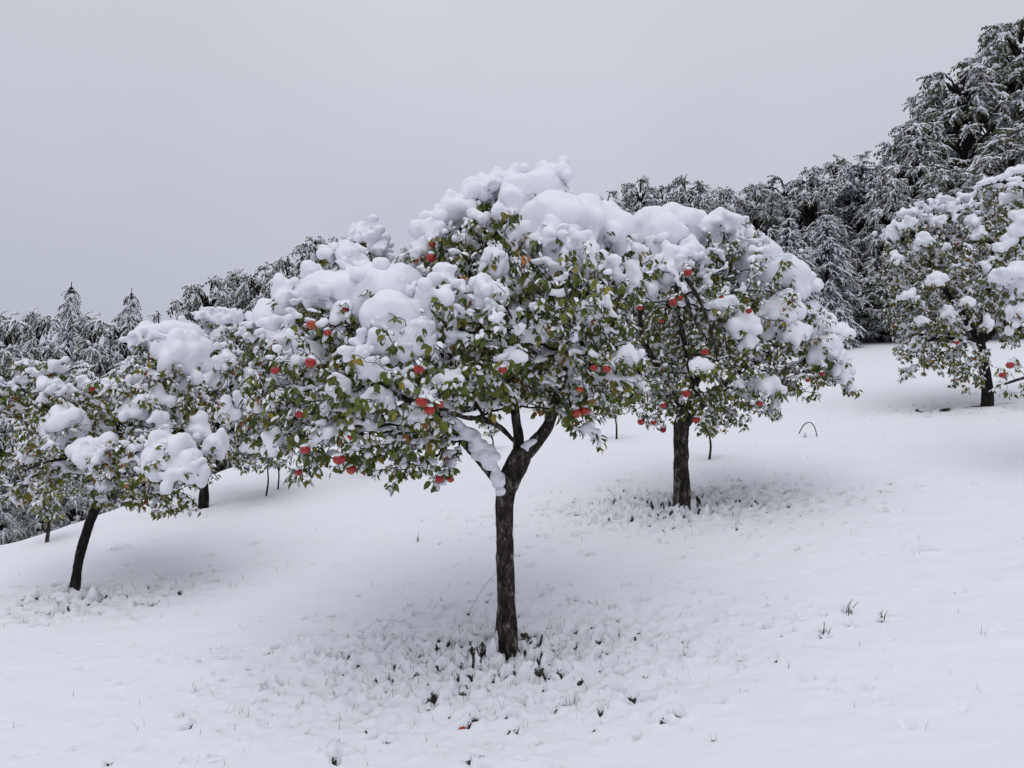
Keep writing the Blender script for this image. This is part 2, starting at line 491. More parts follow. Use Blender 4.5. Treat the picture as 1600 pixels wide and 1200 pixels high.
# ------------------------------------------------------------------ apple trees
LEAF_V = np.array([[0, 0, 0], [.33, 0, -.03], [.70, 0, -.09], [1, 0, -.22], [.26, .25, .05], [.64, .24, -.02], [.26, -.25, .05], [.64, -.24, -.02]])
LEAF_F = np.array([[0, 1, 4], [1, 2, 5], [1, 5, 4], [2, 3, 5], [0, 6, 1], [1, 7, 2], [1, 6, 7], [2, 7, 3]])
PAD_V = LEAF_V * np.array([0.97, 1.0, 1.0]) + np.array([0, 0, .02])
PAD_V[1, 2] += .17; PAD_V[2, 2] += .15

def frames(D, Nn):
    D = D / (np.linalg.norm(D, axis=1)[:, None] + 1e-9)
    B = np.cross(Nn, D); B /= np.linalg.norm(B, axis=1)[:, None] + 1e-9
    N2 = np.cross(D, B)
    return D, B, N2

def place(T, O, D, B, N2, S):       # template vertices -> (n*m,3)
    return (O[:, None, :] + S[:, None, None] * (T[None, :, 0, None] * D[:, None, :] + T[None, :, 1, None] * B[:, None, :] + T[None, :, 2, None] * N2[:, None, :])).reshape(-1, 3)

GREENS = np.array([[.112, .142, .026], [.140, .168, .030], [.078, .104, .026], [.190, .195, .034], [.112, .146, .044], [.28, .22, .038], [.20, .10, .028], [.33, .12, .030]])
LEAF_LO = (np.array([[0, 0, 0], [.42, .27, .03], [1, 0, -.2], [.42, -.27, .03]]), np.array([[0, 2, 1], [0, 3, 2]]))
PAD_LO = (np.array([[0, 0, .02], [.42, .27, .05], [.97, 0, -.16], [.42, -.27, .05], [.45, 0, .2]]), np.array([[0, 4, 1], [1, 4, 2], [2, 4, 3], [3, 4, 0]]))
LEAF_MESHES = []
for c in GREENS:
    a = Acc(); a.add(LEAF_V, LEAF_F, c); me = a.mesh('leaf'); me.materials.append(M_LEAF); LEAF_MESHES.append(me)

def lump_mesh(c, rx, ry, rz, seed, voxel=0.013, rough=False):
    """A pillow of snow: a crowd of overlapping balls, sagging at the rim."""
    r = np.random.default_rng(seed)
    a = Acc()
    if rough:
        base = min(rx, rz)
        n = int(16 + 26 * min(1, rx / .2))
        C = r.normal(0, .42, (n, 3)); C = np.clip(C, -.95, .95)
        C[:, 2] = C[:, 2] * .85 - .55 * (C[:, 0] ** 2 + C[:, 1] ** 2) + .1
        R = base * r.uniform(.20, .55, n) + .006
        stamp(a, C * np.array([rx, ry, rz]), np.stack([R * r.uniform(.8, 1.2, n), R * r.uniform(.8, 1.2, n), R * r.uniform(.8, 1.4, n)], 1), ICO2)
        return remesh(a, voxel * .85, 3, 0.006, 20.0, seed)
    n = int(7 + 9 * min(1.0, rx * ry / 0.06))
    ang = r.uniform(0, 2 * math.pi, n); q = np.sqrt(r.uniform(0.1, 1, n)) * 0.72
    base = min(rx, ry, rz)
    R = base * r.uniform(0.5, 0.95, n) * (1.1 - 0.4 * q)
    C = np.stack([rx * q * np.cos(ang), ry * q * np.sin(ang), rz * (0.42 - 0.85 * q ** 2) + r.normal(0, 0.08, n) * rz], 1)
    stamp(a, C, np.stack([R * r.uniform(.95, 1.3, n), R * r.uniform(.95, 1.3, n), R * r.uniform(.9, 1.15, n)], 1), ICO3)
    stamp(a, [[0, 0, -0.02 * rz]], [[rx * 0.80, ry * 0.80, rz * 0.78]], ICO3)
    m = r.integers(3, 7)                # lobes that have slid over the rim
    ang = r.uniform(0, 2 * math.pi, m); R = base * r.uniform(.24, .45, m)
    stamp(a, np.stack([rx * .80 * np.cos(ang), ry * .80 * np.sin(ang), -rz * r.uniform(.35, .95, m)], 1), np.stack([R, R, R * r.uniform(1.3, 2.4, m)], 1), ICO2)
    me = remesh(a, voxel, 7 if voxel < .02 else 4, 0.020 * min(1, base / .12), 7.0, seed)
    return me

def bark_tube(pts, rad, seg, amp, seed):
    """Trunk or limb with scaly bark: radius broken up by stepped noise."""
    a = Acc(); tube(a, pts, rad, seg)
    V = a.v[0]; n = len(pts)
    ctr = np.repeat(pts, seg, 0); d = V - ctr
    rr = np.linalg.norm(d, axis=1)[:, None]; d = d / (rr + 1e-9)
    s = V * np.array([26, 26, 8.0])
    nz = fbm(s, 3, seed)
    plates = np.floor(nz * 2.5) / 2.5
    a.v[0] = V + d * (amp * (0.45 * plates + 0.35 * nz) + amp * 0.9 * fbm(V * np.array([5, 5, 2.2]), 2, seed + 3))[:, None]
    return a

def ell_hit(ells, o, d):
    best = None
    for c, r in ells:
        oc = (o - c) / r; dd = d / r
        A = dd @ dd; Bq = 2 * oc @ dd; Cq = oc @ oc - 1
        D = Bq * Bq - 4 * A * Cq
        if D > 0:
            t = (-Bq - math.sqrt(D)) / (2 * A)
            if t > 0 and (best is None or t < best): best = t
    return best

def apple_tree(spec):
    name, Y = 'apple_tree', spec['Y']
    base = spec['base']; px = FPX / Y / math.cos(PITCH)
    rng = np.random.default_rng(spec['seed'])
    root = empty(name, base, spec['label'], 'apple tree', spec.get('group'))
    B0 = np.array(base)
    loc = lambda p: p - B0
    ells = []
    for u, v, dy, rx, ry, rz in spec['crown']:
        ells.append((P(u, v, Y + dy), np.array([rx / px, ry, rz / px])))
    # --- trunk and limbs
    def line(pl):
        return np.array([np.append(P(u, v, Y + dy), wd * 0.87 / 2 / px) for u, v, dy, wd in pl])
    nodes, par, plen, rmin, okn = [], [], [], [], []
    tr = spline(line(spec['trunk']), 0.012)
    tr[0, :3] = B0 - np.array([0, 0, 0.06])
    seg = spec.get('seg', 40)
    flare = 1 + 0.10 * np.exp(-np.maximum(0, tr[:, 2] - B0[2]) / 0.07)
    a = bark_tube(tr[:, :3], tr[:, 3] * flare, seg, spec.get('bark', 0.011), spec['seed'])
    a.v = [x - B0 for x in a.v]
    MB_ = M_BARKDARK if spec.get('dark') else M_BARK
    trunk = link('trunk', a.mesh('trunk'), MB_, root)
    limb_pts = []
    for pl in spec['limbs']:
        Lp = spline(line(pl), 0.02)
        a = bark_tube(Lp[:, :3], Lp[:, 3], max(14, seg // 2), spec.get('bark', 0.011) * 0.6, spec['seed'] + 5)
        a.v = [x - B0 for x in a.v]
        link('limb', a.mesh('limb'), MB_, trunk)
        prev = -1
        for k in range(0, len(Lp), 3):
            nodes.append(Lp[k, :3]); par.append(prev); plen.append((0 if prev < 0 else plen[prev] + np.linalg.norm(Lp[k, :3] - nodes[prev])))
            okn.append(k > len(Lp) * 0.3); rmin.append(Lp[k, 3])
            prev = len(nodes) - 1
        limb_pts.append(Lp)
    n_limb = len(nodes)
    # --- attraction points through the crown, denser towards its shell
    pts = []
    vol = np.array([np.prod(r) for c, r in ells]); cnt = (spec['tips'] * vol ** 0.8 / (vol ** 0.8).sum()).astype(int) + 3
    for (c, r), n in zip(ells, cnt):
        d = rng.normal(size=(n, 3)); d /= np.linalg.norm(d, axis=1)[:, None]
        q = rng.uniform(0.25, 1, n) ** 0.5
        pts.append(c + d * q[:, None] * r * 0.96)
    pts = np.concatenate(pts)
    pts = pts[pts[:, 2] > ground_base(pts[:, 0], pts[:, 1]) + 0.25]
    # things that must hang from a twig
    apples = []
    o = np.array([0, 0, CAM_Z])
    for ap in spec.get('apples', []):
        u, v, r = ap[:3]
        d = ray(u, v); t = ell_hit(ells, o, d)
        p = o + d * (t if t else Y / d[1])
        rad = min(0.046, max(0.026, r / (FPX / p[1])))
        p = p - d / np.linalg.norm(d) * 0.02
        apples.append((p, rad, ap[3] if len(ap) > 3 else None))
    lumps = []
    for k, lp in enumerate(spec.get('lumps', [])):
        u, v, rx, rz = lp[:4]
        if len(lp) > 4:
            p = P(u, v, Y + lp[4])
        else:
            d = ray(u, v); t = ell_hit(ells, o, d)
            p = o + d * ((t / 1.0) if t else Y / d[1])
            p[1] += 0.12
            p = P(u, v, p[1])
        pp = FPX / p[1]
        k_ = spec.get('lump_scale', 1.0); lumps.append((p, rx / pp * k_, rz / pp * k_))
    att = [(p, 0) for p in pts] + [(p + np.array([0, 0, rad + 0.03]), 1) for p, rad, _ in apples] + [(p - np.array([0, 0, rz * 0.35]), 2) for p, rx, rz in lumps]
    for p, rx, rz in lumps:
        for q in range(spec.get('rim', 7)):
            an = rng.uniform(0, 2 * math.pi); k = rng.uniform(.75, 1.15)
            att.append((p + np.array([rx * k * math.cos(an), min(rx, .34) * k * math.sin(an), -rz * rng.uniform(.3, .8)]), 0))
    for sl in spec.get('snow_lines', []):
        if len(sl) > 2:
            for q in spline(np.array([P(u, v, Y + dy) for u, v, dy in sl[0]]), 0.04):
                att.append((q, 0))
    c0 = nodes[0]
    att.sort(key=lambda t: np.linalg.norm(t[0] - c0))
    bf = 0.35
    NP = np.zeros((90000, 3)); NL = np.zeros(90000); OK = np.zeros(90000, bool)
    n = n_limb
    NP[:n] = nodes; NL[:n] = plen; OK[:n] = okn
    for p, kind in att:
        d = np.linalg.norm(NP[:n] - p, axis=1)
        cost = d + bf * NL[:n] + np.where(OK[:n], 0, 50) + np.maximum(0, NP[:n, 2] - p[2]) * 0.1
        j = int(np.argmin(cost)); D = d[j]
        if D < 0.02: continue
        k = max(2, int(D / 0.06))
        ctrl = (NP[j] + p) / 2 + np.array([0, 0, 0.16 * D]) + rng.normal(0, 0.07, 3) * D
        prev = j
        for s in range(1, k + 1):
            t = s / k
            q = (1 - t) ** 2 * NP[j] + 2 * t * (1 - t) * ctrl + t * t * p
            if s < k: q = q + rng.normal(0, 0.006, 3)
            NP[n] = q; par.append(prev); NL[n] = NL[prev] + np.linalg.norm(q - NP[prev]); OK[n] = True
            prev = n; n += 1
    NP = NP[:n]; par = np.array(par)
    tips = np.zeros(n); kids = [[] for _ in range(n)]
    for i in range(n - 1, -1, -1):
        if tips[i] == 0: tips[i] = 1
        if par[i] >= 0:
            tips[par[i]] += tips[i]; kids[par[i]].append(i)
    rad = 0.0024 * tips ** 0.42
    # --- branch mesh: chains along the heaviest child
    a = Acc()
    started = [i for i in range(n) if par[i] < 0]
    stack = list(started)
    while stack:
        i = stack.pop()
        ch = [par[i], i] if par[i] >= 0 else [i]
        cur = i
        while kids[cur]:
            ks = sorted(kids[cur], key=lambda q: -tips[q])
            stack.extend(ks[1:])
            cur = ks[0]; ch.append(cur)
        ch = np.array(ch)
        keep = ch >= n_limb
        if keep.sum() < 2: continue
        first = np.argmax(keep)
        ch = ch[max(0, first - 1):]
        rr = rad[ch].copy(); rr[0] = rr[1] if len(rr) > 1 else rr[0]
        tube(a, NP[ch] - B0, rr, 6 if rr[0] > 0.006 else 4)
    tag(link('branch', a.mesh('branch'), M_TWIG, root), kind='stuff')
    # --- leaves in rosettes on the thin wood
    thin = np.where((rad < 0.0065) & (np.arange(n) >= n_limb))[0]
    gridk = np.floor(NP[:, :2] / 0.12).astype(int)
    top = {}
    for (gx, gy), z in zip(map(tuple, gridk), NP[:, 2]):
        top[(gx, gy)] = max(top.get((gx, gy), -9), z)
    for p, rx, rz in lumps:
        pass
    ztop = np.array([max(top.get((gx + i, gy + j), -9) for i in (-1, 0, 1) for j in (-1, 0, 1)) for gx, gy in map(tuple, gridk)])
    expo = np.clip(1 - (ztop - NP[:, 2]) / 0.55, 0, 1)
    cc = np.mean([c for c, r in ells], 0)
    O, D, Nn, S, CI = [], [], [], [], []
    sz = spec.get('leaf', 0.062)
    leafy = spec.get('leafy', 0.55)
    orange = spec.get('orange', 0.06)
    LP_ = np.array([.24, .2, .2, .14, .14, .04 + orange / 2, orange / 4, orange / 4]); LP_ /= LP_.sum()
    for i in thin:
        if rng.random() > leafy: continue
        m = rng.integers(3, 7)
        outw = NP[i] - cc; outw[2] *= 0.3; outw /= np.linalg.norm(outw) + 1e-6
        ci0 = rng.choice(8, p=LP_)
        for _ in range(m):
            az = rng.uniform(0, 2 * math.pi)
            dv = np.array([math.cos(az), math.sin(az), 0]) + 0.5 * outw
            dv[2] = -rng.uniform(0.15, 2.0)
            nv = np.array([rng.normal(0, .4), rng.normal(0, .4), 0.8]) + 0.75 * outw
            O.append(NP[i] + rng.normal(0, 0.012, 3)); D.append(dv); Nn.append(nv); S.append(sz * rng.uniform(0.6, 1.25))
            CI.append(ci0 if rng.random() < .6 else rng.choice(8, p=LP_))
    O, D, Nn, S, CI = np.array(O), np.array(D), np.array(Nn), np.array(S), np.array(CI)
    D, Bv, N2 = frames(D, Nn)
    O = O + D * 0.012
    nl = len(O)
    # the leaves that show largest are parts of their own
    ind = np.zeros(nl, bool)
    k = spec.get('single_leaves', 0)
    if k:
        order = np.argsort(np.linalg.norm(O - o, axis=1) + rng.uniform(0, 0.5, nl))[:k]
        ind[order] = True
        for i in order:
            ob = bpy.data.objects.new('leaf', LEAF_MESHES[CI[i]])
            COL.objects.link(ob); ob.parent = root
            s = S[i]; M = Matrix.Identity(4)
            for r_ in range(3):
                M[r_][0] = D[i][r_] * s; M[r_][1] = Bv[i][r_] * s; M[r_][2] = N2[i][r_] * s; M[r_][3] = (O[i] - B0)[r_]
            ob.matrix_local = M
    rest = ~ind
    LT, PT = ((LEAF_V, LEAF_F), (PAD_V, LEAF_F)) if not spec.get('lo') else (LEAF_LO, PAD_LO)
    a = Acc(); m8 = len(LT[0]); nr = int(rest.sum())
    cols = GREENS[CI[rest]] * rng.uniform(0.75, 1.3, (nr, 1))
    a.add(place(LT[0], O[rest] - B0, D[rest], Bv[rest], N2[rest], S[rest]), (LT[1][None] + (np.arange(nr) * m8)[:, None, None]).reshape(-1, 3), np.repeat(cols, m8, 0))
    tag(link('foliage', a.mesh('foliage'), M_LEAF, root), kind='stuff')
    # --- snow lying on leaves, twigs and boughs
    snowy = spec.get('snowy', 1.0)
    pad = rng.random(nl) < np.clip((0.10 + 0.85 * np.clip(N2[:, 2], 0, 1)) * spec.get('pads', 0.62), 0, 1)
    a = Acc(); npd = int(pad.sum()); m8 = len(PT[0])
    a.add(place(PT[0], O[pad] + np.array([0, 0, .002]) - B0, D[pad], Bv[pad], N2[pad], S[pad] * rng.uniform(0.8, 1.05, npd)), (PT[1][None] + (np.arange(npd) * m8)[:, None, None]).reshape(-1, 3))
    tag(link('leaf_snow', a.mesh('leaf_snow'), M_SNOW, root), kind='stuff')
    a = Acc()
    u_ = rng.random(n)
    patch = 0.5 + 0.5 * (0.6 * vnoise(NP * 3.2, spec['seed']) + 0.6 * vnoise(NP * 8.0, spec['seed'] + 1))       # snow holds in patches, other sprays have shed it
    hold = np.clip(2.6 * patch - 0.75, 0.03, 1.25)
    sel = (u_ < (0.46 + 0.36 * expo) * snowy * hold) & (np.arange(n) >= n_limb)
    C = NP[sel]; e = expo[sel]; ns = len(C)
    r_ = (rng.uniform(0.014, 0.048, ns) * rng.uniform(.7, 1, ns) * (1 + 1.0 * e * rng.random(ns)) + rad[sel] * 0.5)
    C = C + np.stack([rng.normal(0, .012, ns), rng.normal(0, .012, ns), r_ * 0.55 + rad[sel]], 1)
    for q in range(3):
        k_ = r_ * rng.uniform(.45, .85, ns)
        off = rng.normal(0, .75, (ns, 3)) * r_[:, None]; off[:, 2] *= .55
        stamp(a, C + off - B0, np.stack([k_ * rng.uniform(.8, 1.5, ns), k_ * rng.uniform(.8, 1.5, ns), k_ * rng.uniform(.6, 1.0, ns)], 1), ICO1)
    sel = (rad > 0.004) & (rng.random(n) < 0.8 * snowy) & (np.arange(n) >= n_limb)
    C = NP[sel]; ns = len(C); r_ = np.clip(rad[sel] * 1.0, .008, .03) + rng.uniform(.006, .016, ns)
    stamp(a, C + np.stack([0 * r_, 0 * r_, rad[sel] + r_ * .5], 1) - B0, np.stack([r_ * 1.9, r_ * 1.9, r_], 1), ICO1)
    # heavier pillows on the open top of the crown
    cand = np.where((expo > 0.75) & (np.arange(n) >= n_limb))[0]
    if len(cand):
        pick = rng.choice(cand, min(len(cand), spec.get('pillows', 120)), replace=False)
        r_ = rng.uniform(.03, .07, len(pick)) * spec.get('pillow_size', 1.0)
        for q in range(5):
            jit = rng.normal(0, .055, (len(pick), 3)); jit[:, 2] *= 0.6
            stamp(a, NP[pick] + jit + np.stack([0 * r_, 0 * r_, r_ * .4], 1) - B0, np.stack([r_ * 1.1, r_ * 1.1, r_ * 1.0], 1) * rng.uniform(.55, 1, (len(pick), 1)), ICO2)
    for Lp in limb_pts:
        for k in range(0, len(Lp), 2):
            if k < len(Lp) * spec.get('limb_bare', 0.25): continue
            t = Lp[min(k + 2, len(Lp) - 1), :3] - Lp[max(k - 2, 0), :3]; t /= np.linalg.norm(t) + 1e-9
            flat = 1 - abs(t[2])
            if flat < 0.3 or rng.random() < 0.15: continue
            r = Lp[k, 3] * rng.uniform(0.75, 1.0)
            stamp(a, [Lp[k, :3] + np.array([0, 0, Lp[k, 3] * 0.75]) - B0], [[r * 1.1, r * 1.1, r * 0.9 * flat + 0.012]], ICO1)
    me = remesh(a, spec.get('voxel', 0.011), 2, 0.006, 30.0, spec['seed'])
    tag(link('branch_snow', me, M_SNOW, root), kind='stuff')
    for k, (p, rx, rz) in enumerate(lumps):
        me = lump_mesh(p, rx, max(min(rx, 0.26), rz * 0.9), rz * 1.08, spec['seed'] * 100 + k, spec.get('lump_voxel', 0.014), rough=rx < spec.get('rough', .145))
        ob = link('snow_clump', me, M_SNOW, root, loc=p - B0)
        ob.rotation_euler = (rng.uniform(-.15, .15), rng.uniform(-0.2, 0.2), rng.uniform(-0.3, 0.3))
    for chain, r0, *_ in spec.get('snow_lines', []):   # slabs of snow lying along a limb or hanging branch
        Lp = spline(np.array([P(u, v, Y + dy) for u, v, dy in chain]), 0.018)
        a = Acc()
        for iq, q in enumerate(Lp):
            r = r0 * rng.uniform(0.45, 1.15) * (0.45 + 0.55 * math.sin(math.pi * min(1, (iq + 1) / len(Lp) * .8 + .1)))
            stamp(a, [q + rng.normal(0, .3 * r0, 3) - Lp[0]], [[r, r, r * 0.9]], ICO2)
        me = remesh(a, 0.014, 3, 0.012, 14.0, spec['seed'])
        link('snow_clump', me, M_SNOW, root, loc=Lp[0] - B0)
    spec['out'] = (root, NP, apples)
    return root

# pixel outlines of each crown: (u, v, depth offset m, half width px, half depth m, half height px)
MAIN = dict(Y=BASE['main'][1], base=BASE['main'], seed=3, voxel=.0180, lump_voxel=.0235, rough=.22, tips=2900, leaf=0.062, single_leaves=300, leafy=0.6, pads=0.72,
    label='snow-laden apple tree with forked scaly trunk and many red apples', seg=56, bark=0.010, pillows=70,
    trunk=[(792, 1014, 0, 42), (791, 960, 0, 37), (790, 900, 0, 35), (789, 840, 0, 33), (790, 785, 0, 35), (797, 750, 0, 40), (808, 722, 0, 42), (816, 704, 0, 34)],
    limbs=[[(792, 762, 0, 28), (764, 730, -.05, 26), (735, 695, -.12, 24), (712, 672, -.2, 20), (685, 650, -.3, 15), (640, 625, -.4, 11), (590, 600, -.45, 9), (540, 560, -.3, 7)],
           [(812, 715, 0, 26), (809, 680, .02, 21), (804, 640, .02, 18), (799, 600, .05, 16), (788, 540, .1, 13), (765, 470, .15, 11), (735, 400, .15, 8), (715, 345, .1, 6)],
           [(812, 718, 0, 28), (838, 690, .03, 26), (856, 665, .05, 22), (868, 630, .05, 19), (882, 580, .08, 18), (897, 520, .1, 16), (903, 470, .15, 13), (890, 400, .2, 9), (862, 320, .2, 6)],
           [(806, 692, 0, 10), (782, 668, -.05, 10), (755, 655, -.1, 9), (725, 652, -.2, 8), (690, 640, -.5, 6), (640, 660, -.7, 5)],
           [(876, 600, .05, 9), (895, 560, -.2, 9), (925, 549, -.4, 8), (948, 528, -.5, 7), (960, 500, -.5, 6), (968, 462, -.5, 4)],
           [(795, 580, .05, 9), (740, 530, .2, 8), (680, 480, .3, 7), (610, 440, .3, 6), (565, 385, .2, 4)],
           [(795, 570, .1, 10), (800, 520, .6, 9), (790, 470, 1.0, 7), (760, 430, 1.4, 4)]],
    crown=[(500, 600, -.4, 115, .7, 120), (560, 470, .15, 100, .7, 75), (440, 560, .1, 60, .5, 85), (620, 600, -.75, 110, .6, 110), (735, 530, -.5, 115, .75, 105), (790, 420, .1, 125, .85, 95),
           (880, 480, -.3, 105, .8, 105), (935, 560, -.25, 75, .6, 85), (655, 690, -.3, 55, .4, 62), (540, 690, -.5, 85, .45, 48), (850, 320, .2, 55, .45, 55), (720, 370, .1, 50, .4, 50),
           (760, 490, 1.1, 200, .8, 100), (560, 540, .9, 130, .6, 100), (905, 650, -.25, 34, .25, 32), (970, 420, .1, 60, .5, 60), (565, 372, .2, 16, .15, 22), (468, 738, -.4, 22, .15, 22), (690, 735, -.35, 28, .2, 24), (850, 590, -.1, 70, .5, 50), (950, 610, -.3, 60, .4, 50), (425, 660, -.2, 50, .4, 50), (765, 618, -.35, 60, .35, 34), (845, 628, .15, 42, .35, 34), (610, 720, -.4, 60, .35, 38), (705, 690, -.2, 30, .25, 34)],
    lumps=[(858, 272, 27, 22, .1), (838, 303, 48, 30, .0), (783, 287, 42, 24, .1), (745, 303, 28, 22, .05), (716, 326, 30, 22, .0), (672, 362, 25, 21, -.1), (660, 392, 21, 19, -.15), (797, 322, 30, 38, -.1),
           (868, 345, 58, 36, -.2), (925, 352, 48, 36, -.1), (860, 372, 40, 26, -.4), (900, 395, 45, 25, -.45), (820, 365, 30, 24, -.3), (772, 410, 22, 24, -.55),
           (572, 372, 24, 12, .2), (548, 395, 38, 18, .1), (590, 388, 22, 13, .1), (552, 418, 36, 22, -.1), (500, 440, 34, 22, .0), (455, 462, 34, 24, -.05), (425, 485, 26, 24, -.1), (612, 432, 26, 18, -.1), (530, 462, 56, 30, -.35), (600, 450, 58, 34, -.35), (640, 480, 22, 26, -.5),
           (625, 505, 56, 38, -.75), (600, 535, 46, 26, -.85), (655, 520, 26, 34, -.85), (450, 525, 32, 28, -.3), (480, 550, 22, 20, -.5), (715, 458, 26, 18, -.5), (690, 478, 22, 14, -.6), (580, 575, 22, 16, -1.0),
           (590, 620, 20, 16, -1.05), (515, 675, 28, 14, -.8), (405, 640, 18, 20, -.1), (430, 690, 20, 18, -.5), (990, 430, 16, 30, -.3), (980, 555, 26, 14, -.6), (535, 485, 20, 18, -.6), (660, 650, 24, 10, -.95), (760, 450, 26, 20, -.75), (700, 590, 28, 14, -1.0), (800, 560, 24, 16, -.95), (530, 800 - 190, 18, 18, -.9)],
    snow_lines=[([(784, 764, -.10), (776, 738, -.09), (757, 708, -.12), (732, 680, -.2), (712, 662, -.26), (690, 650, -.32)], .055), ([(775, 735, -.10), (755, 715, -.14), (735, 695, -.2)], .05), ([(832, 690, -.03), (822, 696, -.03), (826, 704, -.04)], .03),
                ([(900, 668, -.3), (918, 668, -.3), (930, 678, -.29), (937, 694, -.28)], .036, 1), ([(880, 556, -.25), (915, 546, -.42), (942, 526, -.52), (952, 508, -.52)], .026), ([(815, 625, -.05), (835, 622, -.1), (850, 618, -.1)], .03)],
    apples=[(675, 382, 6), (673, 404, 8), (487, 508, 9), (485, 567, 9), (430, 579, 7), (540, 485, 5), (654, 577, 8), (659, 628, 10), (671, 641, 9), (687, 632, 6), (786, 578, 5), (467, 648, 6), (477, 703, 8), (544, 684, 6), (530, 718, 10), (549, 734, 8), (467, 738, 5),
            (687, 748, 7), (704, 749, 6), (948, 577, 7), (928, 575, 5), (906, 609, 6), (902, 646, 8), (915, 642, 8), (924, 629, 6), (512, 520, 5)])
SECOND = dict(Y=BASE['second'][1], base=BASE['second'], seed=5, voxel=.022, lo=1, lump_voxel=.030, rough=.24, tips=2300, leaf=0.068, single_leaves=220, leafy=0.6, pads=0.72, seg=44, bark=0.012, pillows=60,
    label='apple tree with straight trunk, its drooping crown heaped with snow behind the forked tree',
    trunk=[(1066, 795, 0, 31), (1065, 750, 0, 27), (1064, 705, 0, 26), (1065, 668, 0, 28), (1068, 648, 0, 22)],
    limbs=[[(1066, 672, 0, 20), (1062, 625, -.05, 15), (1042, 588, -.15, 12), (1015, 552, -.3, 10), (1000, 500, -.3, 8), (1010, 420, -.1, 6)],
           [(1068, 665, 0, 18), (1085, 610, .05, 14), (1100, 540, .1, 12), (1130, 460, .15, 9), (1150, 390, .15, 6)],
           [(1070, 665, 0, 15), (1110, 620, 0, 12), (1170, 570, .05, 10), (1230, 530, .1, 7), (1280, 530, .1, 5)],
           [(1085, 610, -.05, 9), (1070, 540, -.5, 8), (1058, 470, -.75, 7), (1062, 428, -.9, 6), (1085, 455, -1.0, 6), (1102, 490, -1.05, 5), (1118, 545, -1.05, 4), (1120, 590, -1.0, 3)],
           [(1062, 428, -.9, 5), (1072, 465, -1.0, 5), (1085, 500, -1.05, 4), (1108, 535, -1.05, 3)],
           [(1066, 655, 0, 10), (1040, 610, .4, 9), (1060, 540, .9, 7), (1110, 480, 1.2, 5)]],
    crown=[(1050, 470, -.3, 100, .8, 115), (1160, 480, -.25, 105, .85, 105), (1005, 570, -.2, 80, .7, 80), (1100, 590, -.35, 110, .75, 70), (1235, 530, 0, 75, .7, 80), (1290, 565, 0, 36, .4, 48), (1025, 640, -.1, 50, .4, 32), (1120, 400, .2, 95, .8, 62),
           (1040, 385, 0, 50, .5, 45), (1125, 660, -.1, 40, .35, 28), (1100, 500, 1.0, 150, .8, 120), (1200, 590, -.1, 50, .5, 45), (1210, 625, -.1, 14, .15, 32), (955, 500, .3, 50, .5, 90), (1150, 615, -.35, 80, .45, 45), (1255, 590, -.1, 52, .4, 42), (1035, 615, -.4, 60, .4, 45)],
    lumps=[(1028, 372, 38, 36, -.3), (1062, 350, 40, 24, .0), (1100, 362, 36, 22, .0), (1040, 412, 26, 30, -.7), (1125, 352, 24, 20, .1), (1160, 382, 30, 24, .05), (1190, 408, 32, 28, -.05), (1215, 432, 32, 30, -.05), (1243, 440, 26, 26, .05), (1225, 478, 28, 24, -.3), (1268, 498, 26, 24, .0),
           (1215, 495, 26, 22, -.5), (1290, 512, 22, 22, .0), (1310, 518, 16, 16, .0), (1285, 548, 28, 22, -.2), (1308, 560, 18, 22, -.1), (1315, 585, 16, 18, -.1), (1328, 606, 9, 10, -.05), (1160, 505, 22, 24, -.9), (1130, 478, 24, 16, -.9), (1170, 530, 12, 22, -.9), (1195, 600, 22, 16, -.6), (985, 400, 26, 22, -.1), (1210, 640, 10, 16, -.25),
           (1010, 440, 18, 26, -.8), (1075, 395, 30, 18, -.6), (1100, 570, 22, 14, -1.05), (1240, 520, 22, 16, -.5)],
    snow_lines=[([(1200, 590, -.3), (1212, 615, -.3), (1210, 650, -.28)], .06, 1), ([(1068, 628, -.15), (1050, 600, -.25), (1038, 582, -.3)], .04)],
    apples=[(1075, 426, 8), (1052, 472, 7), (1063, 466, 5), (1128, 466, 5), (1170, 486, 5), (1101, 550, 8), (1000, 481, 5), (1033, 501, 5), (1002, 659, 6), (1021, 660, 5), (1036, 672, 5), (1088, 656, 7), (1036, 634, 5), (1187, 630, 5), (1262, 594, 4), (1285, 584, 4), (1072, 615, 8)])
